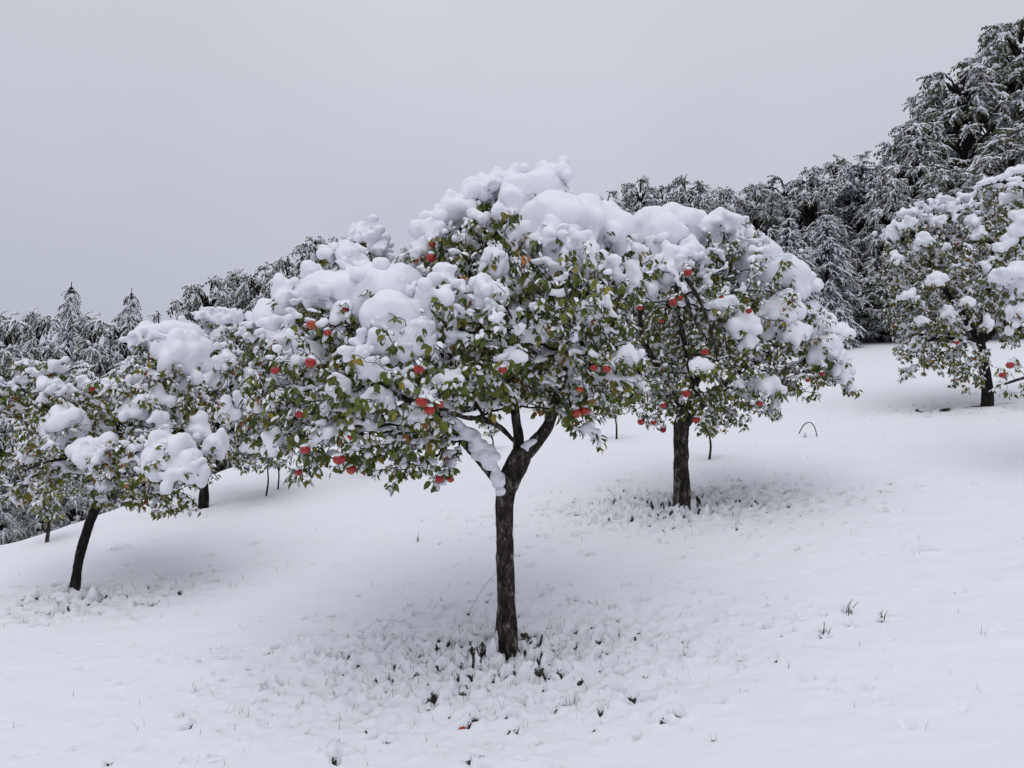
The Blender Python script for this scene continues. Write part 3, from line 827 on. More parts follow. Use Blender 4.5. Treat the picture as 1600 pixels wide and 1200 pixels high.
LEFT = dict(Y=BASE['left'][1], base=BASE['left'], seed=8, dark=1, voxel=.021, lo=1, lump_voxel=.028, rough=.27, tips=1350, leaf=0.066, single_leaves=160, leafy=0.6, pads=0.66, seg=32, bark=0.008, pillows=35, orange=.2,
    label='small apple tree with dark curved leaning trunk on the downhill side',
    trunk=[(117, 925, 0, 18), (121, 890, 0, 16), (130, 850, 0, 16), (143, 810, 0, 17), (155, 780, 0, 18), (163, 755, 0, 15)],
    limbs=[[(160, 768, 0, 12), (185, 735, -.05, 11), (215, 705, -.1, 9), (250, 680, -.1, 7), (300, 670, 0, 5)], [(160, 765, 0, 11), (155, 730, -.05, 10), (130, 690, -.05, 8), (100, 650, 0, 6), (60, 630, .1, 4)],
           [(170, 750, 0, 10), (195, 690, .1, 9), (220, 620, .2, 7), (255, 550, .25, 5)], [(163, 750, 0, 8), (130, 720, -.3, 7), (80, 720, -.4, 5), (40, 735, -.3, 4)], [(170, 745, 0, 8), (190, 690, .5, 7), (170, 640, .8, 5)]],
    crown=[(95, 690, -.25, 70, .5, 60), (130, 640, .05, 70, .55, 45), (55, 630, .2, 70, .5, 45), (240, 725, -.3, 90, .6, 60), (245, 620, .1, 85, .6, 70), (268, 545, .2, 58, .4, 38), (322, 665, .3, 34, .4, 60), (255, 785, -.3, 60, .35, 28), (15, 745, .1, 40, .4, 50), (180, 660, .8, 110, .5, 80), (60, 580, .2, 45, .3, 22), (320, 720, -.1, 35, .3, 40), (95, 750, -.2, 40, .3, 25)],
    lumps=[(262, 525, 50, 22, .2), (285, 550, 34, 30, .05), (235, 520, 22, 18, .2), (105, 655, 34, 24, -.3), (75, 682, 22, 20, -.35), (145, 705, 30, 22, -.45), (160, 725, 16, 24, -.45), (265, 705, 40, 26, -.55), (290, 730, 30, 24, -.6), (245, 730, 22, 22, -.6), (235, 625, 34, 20, -.1), (250, 660, 15, 30, -.3), (205, 640, 26, 14, -.2), (308, 672, 18, 30, -.1), (335, 690, 18, 26, -.1), (160, 758, 13, 12, -.3), (155, 778, 9, 9, -.15), (40, 705, 14, 16, -.2), (262, 570, 12, 22, .0), (225, 590, 26, 12, .0)],
    apples=[(143, 608, 5)])
BACK = dict(Y=BASE['back'][1], base=BASE['back'], seed=12, dark=1, lo=1, lump_voxel=.024, rough=9, rim=4, tips=1100, leaf=0.07, leafy=0.55, pads=0.85, seg=24, bark=0.008, pillows=70, orange=.14, voxel=.027, snowy=1.2,
    label='frosted apple tree half hidden behind the leaning tree',
    trunk=[(318, 794, 0, 17), (319, 760, 0, 15), (322, 720, 0, 15), (328, 690, 0, 14)],
    limbs=[[(328, 700, 0, 10), (345, 650, 0, 8), (365, 590, 0, 6), (370, 530, 0, 4)], [(328, 700, 0, 8), (365, 670, -.1, 7), (410, 650, -.1, 4)], [(326, 700, 0, 8), (300, 650, .1, 6), (290, 600, .2, 4)]],
    crown=[(370, 560, 0, 60, .6, 60), (345, 640, -.1, 60, .6, 60), (405, 650, 0, 50, .5, 65), (310, 560, .2, 55, .5, 60), (395, 705, -.1, 35, .3, 40), (340, 505, .1, 40, .35, 20), (300, 640, .3, 60, .5, 60)],
    lumps=[(372, 513, 28, 7, .0), (340, 500, 14, 8, .1), (345, 520, 14, 10, -.1), (355, 560, 16, 14, -.5), (380, 620, 12, 22, -.5), (350, 640, 18, 18, -.5), (400, 590, 18, 14, -.3), (330, 590, 16, 14, -.3), (410, 640, 16, 14, -.4), (395, 690, 14, 14, -.3)])
RIGHT = dict(Y=BASE['right'][1], base=BASE['right'], seed=15, dark=1, lo=1, lump_voxel=.024, rough=9, rim=8, tips=3300, leaf=0.078, leafy=0.6, pads=0.95, seg=28, bark=0.008, pillows=120, voxel=.030, orange=.18, snowy=2.4, lump_scale=.58,
    label='tall apple tree with dark trunk and a dense snowy crown below the forest',
    trunk=[(1543, 634, 0, 20), (1543, 610, 0, 18), (1539, 580, 0, 18), (1534, 550, 0, 17), (1531, 528, 0, 15)],
    limbs=[[(1532, 540, 0, 12), (1510, 500, -.05, 10), (1475, 450, -.1, 8), (1440, 390, -.1, 6), (1420, 350, -.1, 4)], [(1532, 540, 0, 12), (1540, 480, .1, 10), (1550, 410, .1, 8), (1545, 340, .1, 5)], [(1532, 535, 0, 9), (1495, 530, -.3, 8), (1455, 530, -.3, 5), (1420, 560, -.2, 4)], [(1535, 535, 0, 9), (1575, 500, .1, 8), (1620, 470, .1, 5)]],
    crown=[(1450, 530, -.1, 58, .7, 55), (1480, 440, -.1, 80, .8, 75), (1425, 375, 0, 50, .55, 50), (1545, 420, .1, 85, .8, 100), (1420, 560, -.2, 30, .35, 45), (1495, 560, -.3, 55, .5, 30), (1590, 490, -.1, 60, .6, 60), (1500, 350, .1, 60, .5, 45), (1510, 595, -.3, 28, .25, 22), (1520, 430, 1.0, 130, .7, 110), (1400, 470, 0, 28, .3, 50), (1470, 345, .1, 60, .5, 35), (1560, 320, .1, 60, .6, 45), (1395, 420, 0, 25, .3, 45)],
    lumps=[(1395, 360, 16, 26, -.1), (1410, 335, 20, 14, .0), (1475, 325, 22, 14, .0), (1465, 345, 20, 14, -.3), (1445, 375, 24, 18, -.5), (1515, 345, 20, 14, -.3), (1530, 365, 18, 16, -.4), (1480, 488, 20, 24, -.7), (1462, 438, 24, 20, -.7), (1400, 400, 12, 22, -.3), (1420, 460, 18, 14, -.6), (1545, 505, 14, 18, -.7), (1510, 470, 20, 14, -.8), (1440, 500, 20, 12, -.6)],
    apples=[(1495, 535, 4)])
b = P(1690, 740, 9.6); b[2] = gz(b[0], b[1])
EDGE = dict(Y=9.6, base=b, seed=19, lo=1, lump_voxel=.026, rough=.22, rim=6, tips=850, leaf=0.068, leafy=0.55, pads=0.7, seg=28, bark=0.01, pillows=50, voxel=.024,
    label='apple tree reaching in with long snow-covered branches beside the tall snowy apple tree',
    trunk=[(1690, 741, 0, 26), (1690, 700, 0, 24), (1692, 640, 0, 24), (1690, 590, 0, 22)],
    limbs=[[(1690, 600, 0, 16), (1680, 500, 0, 13), (1650, 400, -.1, 10), (1610, 310, -.1, 8), (1570, 285, -.1, 6), (1535, 292, -.1, 3)], [(1690, 600, 0, 14), (1650, 530, -.1, 11), (1610, 460, -.2, 8), (1570, 440, -.2, 5)], [(1690, 600, 0, 12), (1650, 590, -.1, 9), (1605, 590, -.2, 6), (1570, 600, -.2, 4)], [(1690, 590, 0, 14), (1720, 500, 0, 12), (1740, 400, 0, 8)]],
    crown=[(1600, 320, 0, 45, .4, 40), (1600, 400, 0, 40, .4, 35), (1600, 470, -.1, 45, .4, 40), (1600, 600, -.2, 45, .35, 28), (1680, 380, .1, 90, .8, 120), (1700, 520, 0, 80, .8, 80), (1770, 450, 0, 80, .8, 130), (1580, 575, -.2, 16, .15, 14)],
    lumps=[(1590, 425, 24, 16, -.3), (1600, 445, 20, 16, -.3), (1565, 432, 18, 12, -.3), (1590, 485, 12, 24, -.35), (1600, 345, 16, 22, -.3), (1640, 320, 40, 20), (1700, 280, 40, 22, 0), (1680, 420, 36, 26)],
    snow_lines=[([(1535, 288, -.12), (1560, 278, -.12), (1600, 262, -.12), (1620, 265, -.12)], .05), ([(1555, 390, -.2), (1575, 375, -.2), (1600, 340, -.2)], .07)],
    apples=[(1578, 571, 6), (1566, 586, 5)])
TREES = [MAIN, SECOND, LEFT, BACK, RIGHT, EDGE]
for s in TREES:
    apple_tree(s)

# ------------------------------------------------------------------ apples
def apple_mesh():
    a = Acc()
    nu, nv = 18, 13
    V, F = [], []
    for j in range(nv):
        t = math.pi * j / (nv - 1)
        r = math.sin(t) * (1 + 0.10 * math.cos(t))
        z = math.cos(t) * 0.92 - 0.30 * math.exp(-(t / 0.38) ** 2) + 0.16 * math.exp(-((math.pi - t) / 0.35) ** 2)
        for i in range(nu):
            ph = 2 * math.pi * i / nu
            k = 1 + 0.025 * math.cos(5 * ph) * (t / math.pi)
            V.append((r * k * math.cos(ph), r * k * math.sin(ph), z))
    for j in range(nv - 1):
        for i in range(nu):
            F.append((j * nu + i, (j + 1) * nu + i, (j + 1) * nu + (i + 1) % nu, j * nu + (i + 1) % nu))
    a.add(np.array(V) * 0.04, F)
    return a.mesh('apple')
AP = apple_mesh(); AP.materials.append(M_APPLE)
a = Acc(); tube(a, [(0, 0, .022), (.002, 0, .04), (.004, .001, .075)], [.0022, .0018, .0022], 6); AP_STEM = a.mesh('stem'); AP_STEM.materials.append(M_STEM)
a = Acc()
for k in range(5):
    th = k * 2 * math.pi / 5
    c, s = math.cos(th), math.sin(th)
    a.add([(0, 0, -.031), (.009 * c - .003 * s, .009 * s + .003 * c, -.037), (.012 * c, .012 * s, -.040), (.009 * c + .003 * s, .009 * s - .003 * c, -.037)], [(0, 1, 2, 3)])
AP_CALYX = a.mesh('calyx'); AP_CALYX.materials.append(M_STEM)
a = Acc()
stamp(a, [(0, 0, .036), (.012, .006, .034), (-.012, -.004, .035), (.002, -.014, .033)], [(.03, .03, .015), (.02, .02, .014), (.018, .02, .013), (.02, .015, .013)], ICO2)
AP_CAP = remesh(a, 0.005, 4); AP_CAP.materials.append(M_SNOW)

def apple_label(tree, p, u, v):
    if tree is MAIN:
        if u < 560 and v > 660: return 'red apple hanging low at the outer drooping tips of the forked apple tree', 'apples at the drooping tips'
        if u < 560: return 'red apple under snow heaps on the outer boughs of the forked apple tree', 'apples under the outer snow heaps'
        if v < 420: return 'red apple tucked under the high snow clumps of the forked apple tree', 'apples below the high snow clumps'
        if 740 < v: return 'red apple dangling beside the snow-covered low limb of the forked tree', 'pair of apples beside the low limb'
        if 640 < u < 700: return 'bright red apple in the open front of the forked apple tree', 'apples in the open front of the forked tree'
        if u > 895 and v > 600: return 'russet red apple bunched above the hanging snow-coated spray of the forked tree', 'bunch of apples above the hanging spray'
        if u > 895: return 'orange red apple under the snow-lined crooked branch of the forked tree', 'apples under the crooked branch'
        return 'small red apple deep among leaves above the fork of the trunk', None
    if tree is SECOND:
        if v > 600 and u < 1110: return 'red and yellow apple hanging low around the straight trunk', 'apples around the straight trunk'
        if u > 1180 and v > 570: return 'small red apple on the low outer tips of the straight-trunked tree', 'apples at the outer tips of the straight-trunked tree'
        if 1040 < u < 1110 and v < 520: return 'red apple beside the bare arching branches of the straight-trunked tree', 'apples by the arching branches'
        return 'red apple among snowy leaves in the upper crown of the straight-trunked tree', 'apples in the upper crown of the straight-trunked tree'
    if tree is LEFT: return 'small red apple in the crown of the leaning apple tree', None
    if tree is RIGHT: return 'small reddish apple in the dense crown of the tall snowy apple tree', None
    return 'red apple on the lowest twig of the tree with long snow-covered branches', 'apples on the lowest twig'

first = True
for s in TREES:
    for (p, rad, _), ap in zip(s['out'][2], s.get('apples', [])):
        o = link('apple', AP, None, None, loc=p)
        k = rad / 0.04
        o.scale = (k, k, k * random.uniform(.9, 1.02))
        o.rotation_euler = (random.uniform(-.3, .3), random.uniform(-.3, .3), random.uniform(0, 6.28))
        lb, gr = apple_label(s, p, ap[0], ap[1])
        tag(o, lb, 'apple', gr)
        link('stem', AP_STEM, None, o); link('calyx', AP_CALYX, None, o)
        if random.random() < 0.8:
            c = link('snow_cap', AP_CAP, None, o); c.scale = (1, 1, random.uniform(.9, 1.25))

# ------------------------------------------------------------------ forest prototypes
def frond(seed):
    """One drooping spray of length 1 along +x: leaf blades, and the snow lying on it."""
    r = np.random.default_rng(seed)
    T = np.linspace(0.1, 1, 5)
    zc = lambda t: -0.50 * t ** 1.8
    lv, lf, sv, sf = [], [], [], []
    def rh(vs, fs, o, d, n, ln, wd, lift=0):
        b = np.cross(n, d); b /= np.linalg.norm(b) + 1e-9
        i = len(vs)
        o = o + np.array([0, 0, lift])
        vs.extend([o, o + d * ln * .45 + b * wd, o + d * ln, o + d * ln * .45 - b * wd])
        fs.append((i, i + 1, i + 2, i + 3))
    for t in T:
        for s in (-1, 1):
            d = np.array([0.55 + r.normal(0, .2), s * (0.9 + r.normal(0, .2)), -0.45 - .5 * r.random()]); d /= np.linalg.norm(d)
            n = np.array([r.normal(0, .3), s * .4 + r.normal(0, .3), 1.0])
            o = np.array([t, r.normal(0, .02), zc(t) + r.normal(0, .015)])
            ln = (0.42 - 0.18 * t) * r.uniform(.7, 1.3)
            rh(lv, lf, o, d, n, ln, .075 * r.uniform(.8, 1.4))
            if r.random() < 0.9:
                rh(sv, sf, o, d, n, ln * r.uniform(.6, 1.0), .075 * r.uniform(.6, 1.2), .03)
    rh(lv, lf, np.array([.9, 0, zc(.9)]), np.array([.7, 0, -.7]), np.array([.7, 0, .7]), .22, .04)
    # snow ridge along the spray
    i0 = len(sv); m = len(T)
    for k, t in enumerate(T):
        wd = 0.09 * r.uniform(.4, 1.5) * (1.1 - .7 * t); h = .09 * r.uniform(.5, 1.5) * (1.1 - .6 * t)
        y = r.normal(0, .015)
        sv.extend([np.array([t, y - wd, zc(t)]), np.array([t, y, zc(t) + h]), np.array([t, y + wd, zc(t)])])
    for k in range(m - 1):
        a_, b_ = i0 + 3 * k, i0 + 3 * k + 3
        sf.extend([(a_, b_, b_ + 1, a_ + 1), (a_ + 1, b_ + 1, b_ + 2, a_ + 2)])
    return np.array(lv), np.array(lf), np.array(sv), np.array(sf)
FRONDS = [frond(40 + k) for k in range(4)]
FGREEN = {'conifer': np.array([[.060, .084, .068], [.074, .098, .070], [.052, .072, .064]]), 'leafy': np.array([[.085, .118, .062], [.112, .146, .062], [.068, .098, .064], [.140, .158, .062], [.150, .122, .056]])}

def stamp_fronds(al, asn, O, D, S, rng, pal, keep_snow=1.0):
    """O origins, D outward directions (unit-ish), S lengths."""
    which = rng.integers(0, len(FRONDS), len(O))
    for k, (lv, lf, sv, sf) in enumerate(FRONDS):
        q = which == k
        if not q.any(): continue
        n = int(q.sum())
        up = np.stack([rng.normal(0, .25, n), rng.normal(0, .25, n), np.ones(n)], 1)
        d, b, nn_ = frames(D[q], up)
        cols = pal[rng.integers(0, len(pal), n)] * rng.uniform(.7, 1.35, (n, 1))
        al.add(place(lv, O[q], d, b, nn_, S[q]), (lf[None] + (np.arange(n) * len(lv))[:, None, None]).reshape(-1, 4), np.repeat(cols, len(lv), 0))
        ks = rng.random(n) < keep_snow
        asn.add(place(sv, O[q][ks], d[ks], b[ks], nn_[ks], S[q][ks]), (sf[None] + (np.arange(int(ks.sum())) * len(sv))[:, None, None]).reshape(-1, 4))

def forest_proto(kind, seed):
    """10 m tall prototype: returns meshes trunk, crown, snow."""
    rng = np.random.default_rng(seed)
    tk, lf, sn = Acc(), Acc(), Acc()
    H = 10.0
    pal = FGREEN['conifer' if kind in ('spruce', 'larch') else 'leafy']
    O, D, S, PU, PR = [], [], [], [], []
    if kind == 'spruce':
        tube(tk, [(0, 0, -.6), (0, 0, 3), (.05, 0, 6.5), (0, 0, 9.9)], [.2, .16, .09, .02], 8)
        z = 0.6
        while z < 9.85:
            Lb = 2.5 * ((H - z) / H) ** 0.8 + .10
            nb = 8 if z < 8 else 6
            for k in range(nb):
                az = rng.uniform(0, 2 * math.pi); L_ = Lb * rng.uniform(.7, 1.15)
                d = np.array([math.cos(az), math.sin(az), 0])
                tt = np.linspace(0, 1, 5)
                pts = np.array([[0, 0, z]]) + d * (tt * L_)[:, None] + np.array([0, 0, 1.0]) * (-(0.5 * L_) * tt ** 1.2 * .8)[:, None]
                tube(tk, pts, np.linspace(.03, .008, 5), 4)
                nf = max(3, int(L_ / .19))
                for q in range(nf):
                    t = (q + .6) / nf
                    p = pts[0] + (pts[-1] - pts[0]) * t
                    a2 = az + rng.choice([-1, 1]) * rng.uniform(.2, .9)
                    O.append(p); D.append([math.cos(a2), math.sin(a2), -.15 + rng.normal(0, .12)]); S.append(rng.uniform(.42, .7) * (.6 + .4 * min(1, L_)))
            z += rng.uniform(.24, .36) * (0.7 + .3 * (H - z) / H)
        for k in range(5):
            O.append([0, 0, 9.6]); a2 = rng.uniform(0, 6.28); D.append([math.cos(a2) * .8, math.sin(a2) * .8, .5]); S.append(.22)
    else:
        if kind == 'bush':
            spec = [((0, 0, 5.2), (4.2, 4.2, 4.8))]; ncl, rc, nf = 170, (.65, 1.15), 17
        elif kind == 'broad':
            spec = [((0, 0, 5.8), (2.7, 2.7, 3.9)), ((.8, -.5, 3.6), (2.6, 2.6, 2.6)), ((-.7, .6, 4.2), (2.6, 2.6, 2.9)), ((.1, 0, 8.3), (1.6, 1.6, 1.7))]; ncl, rc, nf = 240, (.36, .66), 16
        else:   # larch: loose narrow crown with several leading shoots
            spec = [((0, 0, 4.6), (2.0, 2.0, 4.3)), ((.5, .2, 6.2), (1.6, 1.6, 3.0)), ((-.6, -.1, 6.6), (1.4, 1.4, 2.7)), ((0, 0, 8.2), (.9, .9, 1.6))]; ncl, rc, nf = 200, (.32, .56), 15
        tube(tk, [(0, 0, -.8), (.06, .03, 2), (-.05, .05, 5), (0, 0, 8.6)], [.27, .2, .13, .03], 8)
        vol = np.array([np.prod(r) for c, r in spec]) ** .8
        cl = []
        for (c, r), n in zip(spec, (ncl * vol / vol.sum()).astype(int) + 1):
            d = rng.normal(size=(n, 3)); d /= np.linalg.norm(d, axis=1)[:, None]
            cl.append(np.array(c) + d * (rng.uniform(.55, 1, n) ** .6)[:, None] * np.array(r) * .88)
        cl = np.concatenate(cl)
        cl = cl[cl[:, 2] > .5]
        for c in cl:
            zt = max(.5, c[2] - .55 * math.hypot(c[0], c[1]) - .3)
            mid = np.array([c[0] * .5, c[1] * .5, (zt + c[2]) / 2 + .25])
            tube(tk, [(0, 0, zt), mid, c], [.06, .04, .018], 4)
            R = rng.uniform(*rc)
            ow = np.array([c[0], c[1], 0]); ow /= np.linalg.norm(ow) + 1e-6
            for k in range(nf):
                az = rng.uniform(0, 2 * math.pi)
                d = np.array([math.cos(az), math.sin(az), 0]) + .55 * ow
                d[2] = rng.uniform(-.5, .55)
                O.append(c + rng.normal(0, .12 * R, 3)); D.append(d); S.append(R * rng.uniform(.6, 1.1))
    for o_, d_, s_ in zip(O, D, S):
        if rng.random() < .45:
            d_ = np.array(d_) / np.linalg.norm(d_); t = rng.uniform(.25, .6)
            PU.append(np.array(o_) + d_ * s_ * t + np.array([0, 0, -.5 * s_ * t ** 1.8 + .04 * s_])); PR.append(np.array([1.25, 1.25, .75]) * s_ * rng.uniform(.12, .24))
    stamp(sn, PU, PR, ICO0)
    stamp_fronds(lf, sn, np.array(O), np.array(D), np.array(S), rng, pal, .95)
    ms = tk.mesh(kind + '_trunk'), lf.mesh(kind + '_crown', False), sn.mesh(kind + '_snow')
    for m_, mt in zip(ms, (M_TWIG, M_NEEDLE, M_SNOWFAR)): m_.materials.append(mt)
    return ms
PROTO = {k: [forest_proto(k, s) for s in ss] for k, ss in dict(spruce=(61,), larch=(63,), broad=(65, 66), bush=(67,)).items()}
PWID = dict(spruce=5.0, larch=4.4, broad=6.4, bush=9.0)
FNAME = dict(spruce='spruce_tree', larch='larch_tree', broad='forest_tree', bush='bush')
FCAT = dict(spruce='spruce', larch='tree', broad='tree', bush='bush')
ntri = {}
def forest(kind, u, v, Y, wpx, label, group=None):
    top = P(u, v, Y)
    z0 = gz(top[0], top[1]) - .15
    h = max(1.2, top[2] - z0)
    root = empty(FNAME[kind], (top[0], top[1], z0), label, FCAT[kind], group)
    ms = random.choice(PROTO[kind])
    s = h / 10.0; wd = wpx / FPX * Y / PWID[kind]
    wd = min(max(wd, s * .55), s * 1.9)
    rz = random.uniform(0, 6.28)
    for nm, m_ in zip(('trunk', 'crown', 'snow'), ms):
        o = link(nm, m_, None, root)
        if nm != 'trunk': o['kind'] = 'stuff'
    root.scale = (wd, wd, s)
    root.rotation_euler[2] = rz
    return root

for u, v, Y, wd, lb in [
        (1592, 4, 37, 270, 'tallest drooping snowy tree, the summit of the high forest edge'),
        (1500, 76, 36, 230, 'tall drooping snowy tree stepping down beside the summit of the forest edge'),
        (1425, 175, 34, 190, 'broad drooping snowy tree on the shoulder of the high forest edge'),
        (1385, 262, 32, 120, 'lowest tree ending the high forest edge, next to the slender treeline'),
        (1650, 90, 33, 280, 'big drooping forest tree behind the apple tree with long snow-covered branches'),
        (1575, 190, 31, 220, 'drooping forest tree rising right above the tall dense apple tree'),
        (1480, 250, 30, 200, 'wide drooping forest tree whose foot hides behind the tall dense apple tree'),
        (1450, 130, 39, 180, 'drooping forest tree peeping from the second row behind the forest shoulder'),
        (1545, 60, 41, 220, 'drooping forest tree in the second row just behind the forest summit'),
        (1720, 60, 34, 300, 'outermost drooping forest tree past the summit of the forest edge')]:
    forest('broad', u, v, Y, wd, lb, 'tall trees of the high forest edge')
HID = 'snowy tree top showing through the crown of the forked apple tree'
for u, v, Y, wd, lb in [
        (1345, 236, 35, 100, 'highest pointed tree of the treeline, touching the tall drooping forest'),
        (1305, 250, 37, 100, 'second round-topped treeline tree from the tall drooping forest'),
        (1265, 262, 34, 110, 'third round-topped treeline tree from the tall drooping forest'),
        (1225, 270, 36, 110, 'slender treeline tree above the dark sweeping spruce'),
        (1180, 286, 34, 110, 'round-topped treeline tree over the outer snow slope of the straight-trunked apple tree'),
        (1130, 292, 33, 100, 'round-topped treeline tree directly over the rounded top of the straight-trunked apple tree'),
        (1070, 275, 32, 120, 'bushy-topped treeline tree over the first snow heap of the straight-trunked apple tree'),
        (1035, 290, 34, 100, 'lower treeline tree squeezed between two bushy-topped ones'),
        (1000, 275, 32, 100, 'full treeline tree over the dip between the two front apple crowns'),
        (948, 288, 30, 80, 'lone end tree of the treeline beside the highest snow heap of the forked tree'),
        (905, 325, 30, 90, 'half hidden treeline tree right behind the upper snow heaps of the forked tree'),
        (860, 345, 32, 110, HID), (800, 360, 30, 120, HID), (735, 360, 31, 110, HID), (690, 352, 29, 110, HID),
        (640, 384, 29, 100, 'snowy tree filling the notch between the two humps of the forked tree')]:
    forest('larch' if u in (1345, 1225, 1035, 948, 735) else 'broad', u, v - 14, Y, wd * 1.25, lb, 'trees of the treeline behind the front apple trees')
for u, v, Y, wd, lb in [
        (1310, 400, 32, 140, 'rounded snowy bush in front of the two dark spruces'),
        (1375, 425, 31, 130, 'rounded snowy bush between the spruces and the tall dense apple tree'),
        (1250, 380, 31, 130, 'rounded snowy bush at the foot of the dark sweeping spruce'),
        (1170, 400, 30, 150, 'snowy bush hidden behind the crown of the straight-trunked apple tree'),
        (1440, 400, 30, 150, 'snowy bush partly hidden behind the outer boughs of the tall dense apple tree'),
        (1540, 380, 29, 170, 'snowy bush behind the trunk side of the tall dense apple tree'),
        (1340, 455, 33, 90, 'lowest small snowy bush on the upper rim of the open meadow')]:
    forest('bush', u, v, Y, wd, lb, 'rounded bushes at the upper meadow edge')
forest('spruce', 1232, 335, 29, 120, 'dark spruce with sweeping snowy branches among the bushes of the meadow edge')
forest('spruce', 1290, 330, 30, 110, 'dark spruce behind the rounded bushes, close to the tall drooping forest')
for u, v, Y, wd in [(1080, 420, 27, 160), (1000, 430, 25, 150), (930, 470, 23, 150), (850, 470, 23, 160), (770, 480, 22, 160), (690, 470, 22, 150), (620, 490, 21, 150), (560, 500, 21, 140), (940, 575, 19.5, 90), (880, 590, 19, 80)]:
    forest('bush', u, v, Y, wd, 'snowy bush in the low dark thicket behind the front apple trees', 'bushes of the low thicket')
for kd, u, v, Y, wd, lb in [
        ('broad', 20, 474, 27, 120, 'greenish leafy snowy tree at the low end of the wood below the crest'),
        ('broad', 62, 470, 29, 100, 'round-topped snowy tree next to the taller pointed spruce, on its downhill side'),
        ('broad', 150, 476, 27, 120, 'leafy snowy tree filling the gap between the two pointed spruces'),
        ('larch', 250, 460, 30, 90, 'slender snowy tree just uphill of the smaller pointed spruce'),
        ('broad', 330, 410, 28, 120, 'first high round-topped snowy tree uphill of the pointed spruces'),
        ('broad', 375, 400, 29, 120, 'second high round-topped snowy tree uphill of the pointed spruces'),
        ('broad', 415, 390, 28, 120, 'third high round-topped snowy tree, near the outer boughs of the forked tree'),
        ('broad', 452, 382, 27, 120, 'full snowy tree above the outer snow heaps of the forked tree'),
        ('broad', 490, 346, 27, 120, 'tallest full tree of the wood, standing over the outer hump of the forked tree'),
        ('broad', 530, 350, 29, 120, 'full tree touching the top of the outer hump of the forked tree'),
        ('broad', 590, 385, 28, 120, 'snowy tree hidden behind the outer hump of the forked tree'),
        ('broad', -40, 500, 26, 120, 'leafy tree past the low end of the wood below the crest'),
        ('broad', 195, 470, 28, 90, 'leafy snowy tree around the foot of the smaller pointed spruce'),
        ('broad', 295, 446, 29, 90, 'lower round snowy tree leaning on the first high round-topped tree')]:
    forest(kd, u, v, Y, wd, lb, 'trees of the wood below the crest')
forest('spruce', 112, 436, 33, 62, 'taller pointed spruce rising over the wood below the crest')
forest('spruce', 206, 446, 31, 55, 'smaller pointed greenish spruce in the wood below the crest')
for u, v, Y, wd in [(-20, 570, 20, 150), (60, 560, 21, 150), (140, 560, 21, 140), (215, 545, 21, 140), (300, 540, 21, 140), (370, 500, 21, 140), (430, 490, 21, 140), (10, 640, 16, 120), (85, 650, 16.5, 110), (150, 650, 17, 110), (0, 740, 13.2, 70), (60, 745, 14, 70), (120, 735, 14.5, 70), (230, 640, 18, 120), (320, 620, 18.5, 120), (490, 560, 20, 130), (430, 600, 19, 120)]:
    lo_, hi_ = v > 700, v < 580
    lb, gr = (('low snowy bush hugging the meadow crest by the young leafy tree', 'low bushes on the crest') if lo_ else ('larger snowy bush at the foot of the wood below the crest', 'larger bushes at the foot of the wood') if hi_ else ('middle-sized snowy bush on the slope between the crest and the wood', 'middle bushes below the crest'))
    forest('bush', u, v, Y, wd, lb, gr)

# ------------------------------------------------------------------ young trees on the meadow
def sapling(u, v, utop, vtop, cw, label, n=240, seed=0, stem_px=3.0, stake=False):
    p = ground_hit(u, v); Y = p[1]; px = FPX / Y
    rng = np.random.default_rng(seed)
    root = empty('young_apple_tree', p, label, 'young tree')
    t = P(utop, vtop, Y) - p
    a = Acc()
    r0 = stem_px / 2 / px
    st = spline([(0, 0, -.1), t * .3 + np.array([.02, 0, 0]), t * .6 - np.array([.015, 0, 0]), t], .05)
    tube(a, st, np.linspace(r0, r0 * .4, len(st)), 8)
    link('trunk', a.mesh('trunk'), M_BARK, root)
    a, b_, sn = Acc(), Acc(), Acc()
    R = cw / 2 / px
    tips = []
    for k in range(16):
        i = int(len(st) * rng.uniform(.55, .98)); az = rng.uniform(0, 6.28)
        e = st[i] + np.array([math.cos(az) * R, math.sin(az) * R, rng.uniform(-.2, .6) * R]) * rng.uniform(.5, 1)
        q = spline([st[i], (st[i] + e) / 2 + np.array([0, 0, .15 * R]), e], .04)
        tube(b_, q, np.linspace(.006, .002, len(q)), 4); tips.append(q)
    link('branch', b_.mesh('branch'), M_TWIG, root)
    Q = np.concatenate(tips)
    O = Q[rng.integers(0, len(Q), n)] + rng.normal(0, .02, (n, 3))
    az = rng.uniform(0, 6.28, n)
    D, B_, N_ = frames(np.stack([np.cos(az), np.sin(az), -rng.uniform(.2, 1.4, n)], 1), np.stack([rng.normal(0, .3, n), rng.normal(0, .3, n), np.ones(n)], 1))
    S = .07 * rng.uniform(.7, 1.2, n)
    a.add(place(LEAF_V, O, D, B_, N_, S), (LEAF_F[None] + (np.arange(n) * 8)[:, None, None]).reshape(-1, 3), np.repeat(GREENS[rng.integers(0, 6, n)] * 1.2, 8, 0))
    tag(link('foliage', a.mesh('foliage'), M_LEAF, root), kind='stuff')
    k = rng.random(n) < .6; m = int(k.sum())
    sn.add(place(PAD_V, O[k] + np.array([0, 0, .003]), D[k], B_[k], N_[k], S[k] * 1.05), (LEAF_F[None] + (np.arange(m) * 8)[:, None, None]).reshape(-1, 3))
    stamp(sn, Q[::3] + np.array([0, 0, .012]), np.full((len(Q[::3]), 3), .02) * rng.uniform(.5, 1.5, (len(Q[::3]), 1)), ICO1)
    tag(link('snow', sn.mesh('snow'), M_SNOW, root), kind='stuff')
    return root
sapling(963, 687, 958, 612, 46, 'thin young tree standing in snow between the two front apple trunks, farther up the meadow', 300, 1, 3.5)
sapling(1107, 718, 1112, 650, 40, 'thin crooked young tree close beside the straight trunk', 220, 2, 4.5)
sapling(72, 846, 78, 760, 58, 'young leafy tree on a thin dark stem near the meadow crest', 420, 3, 6.5)
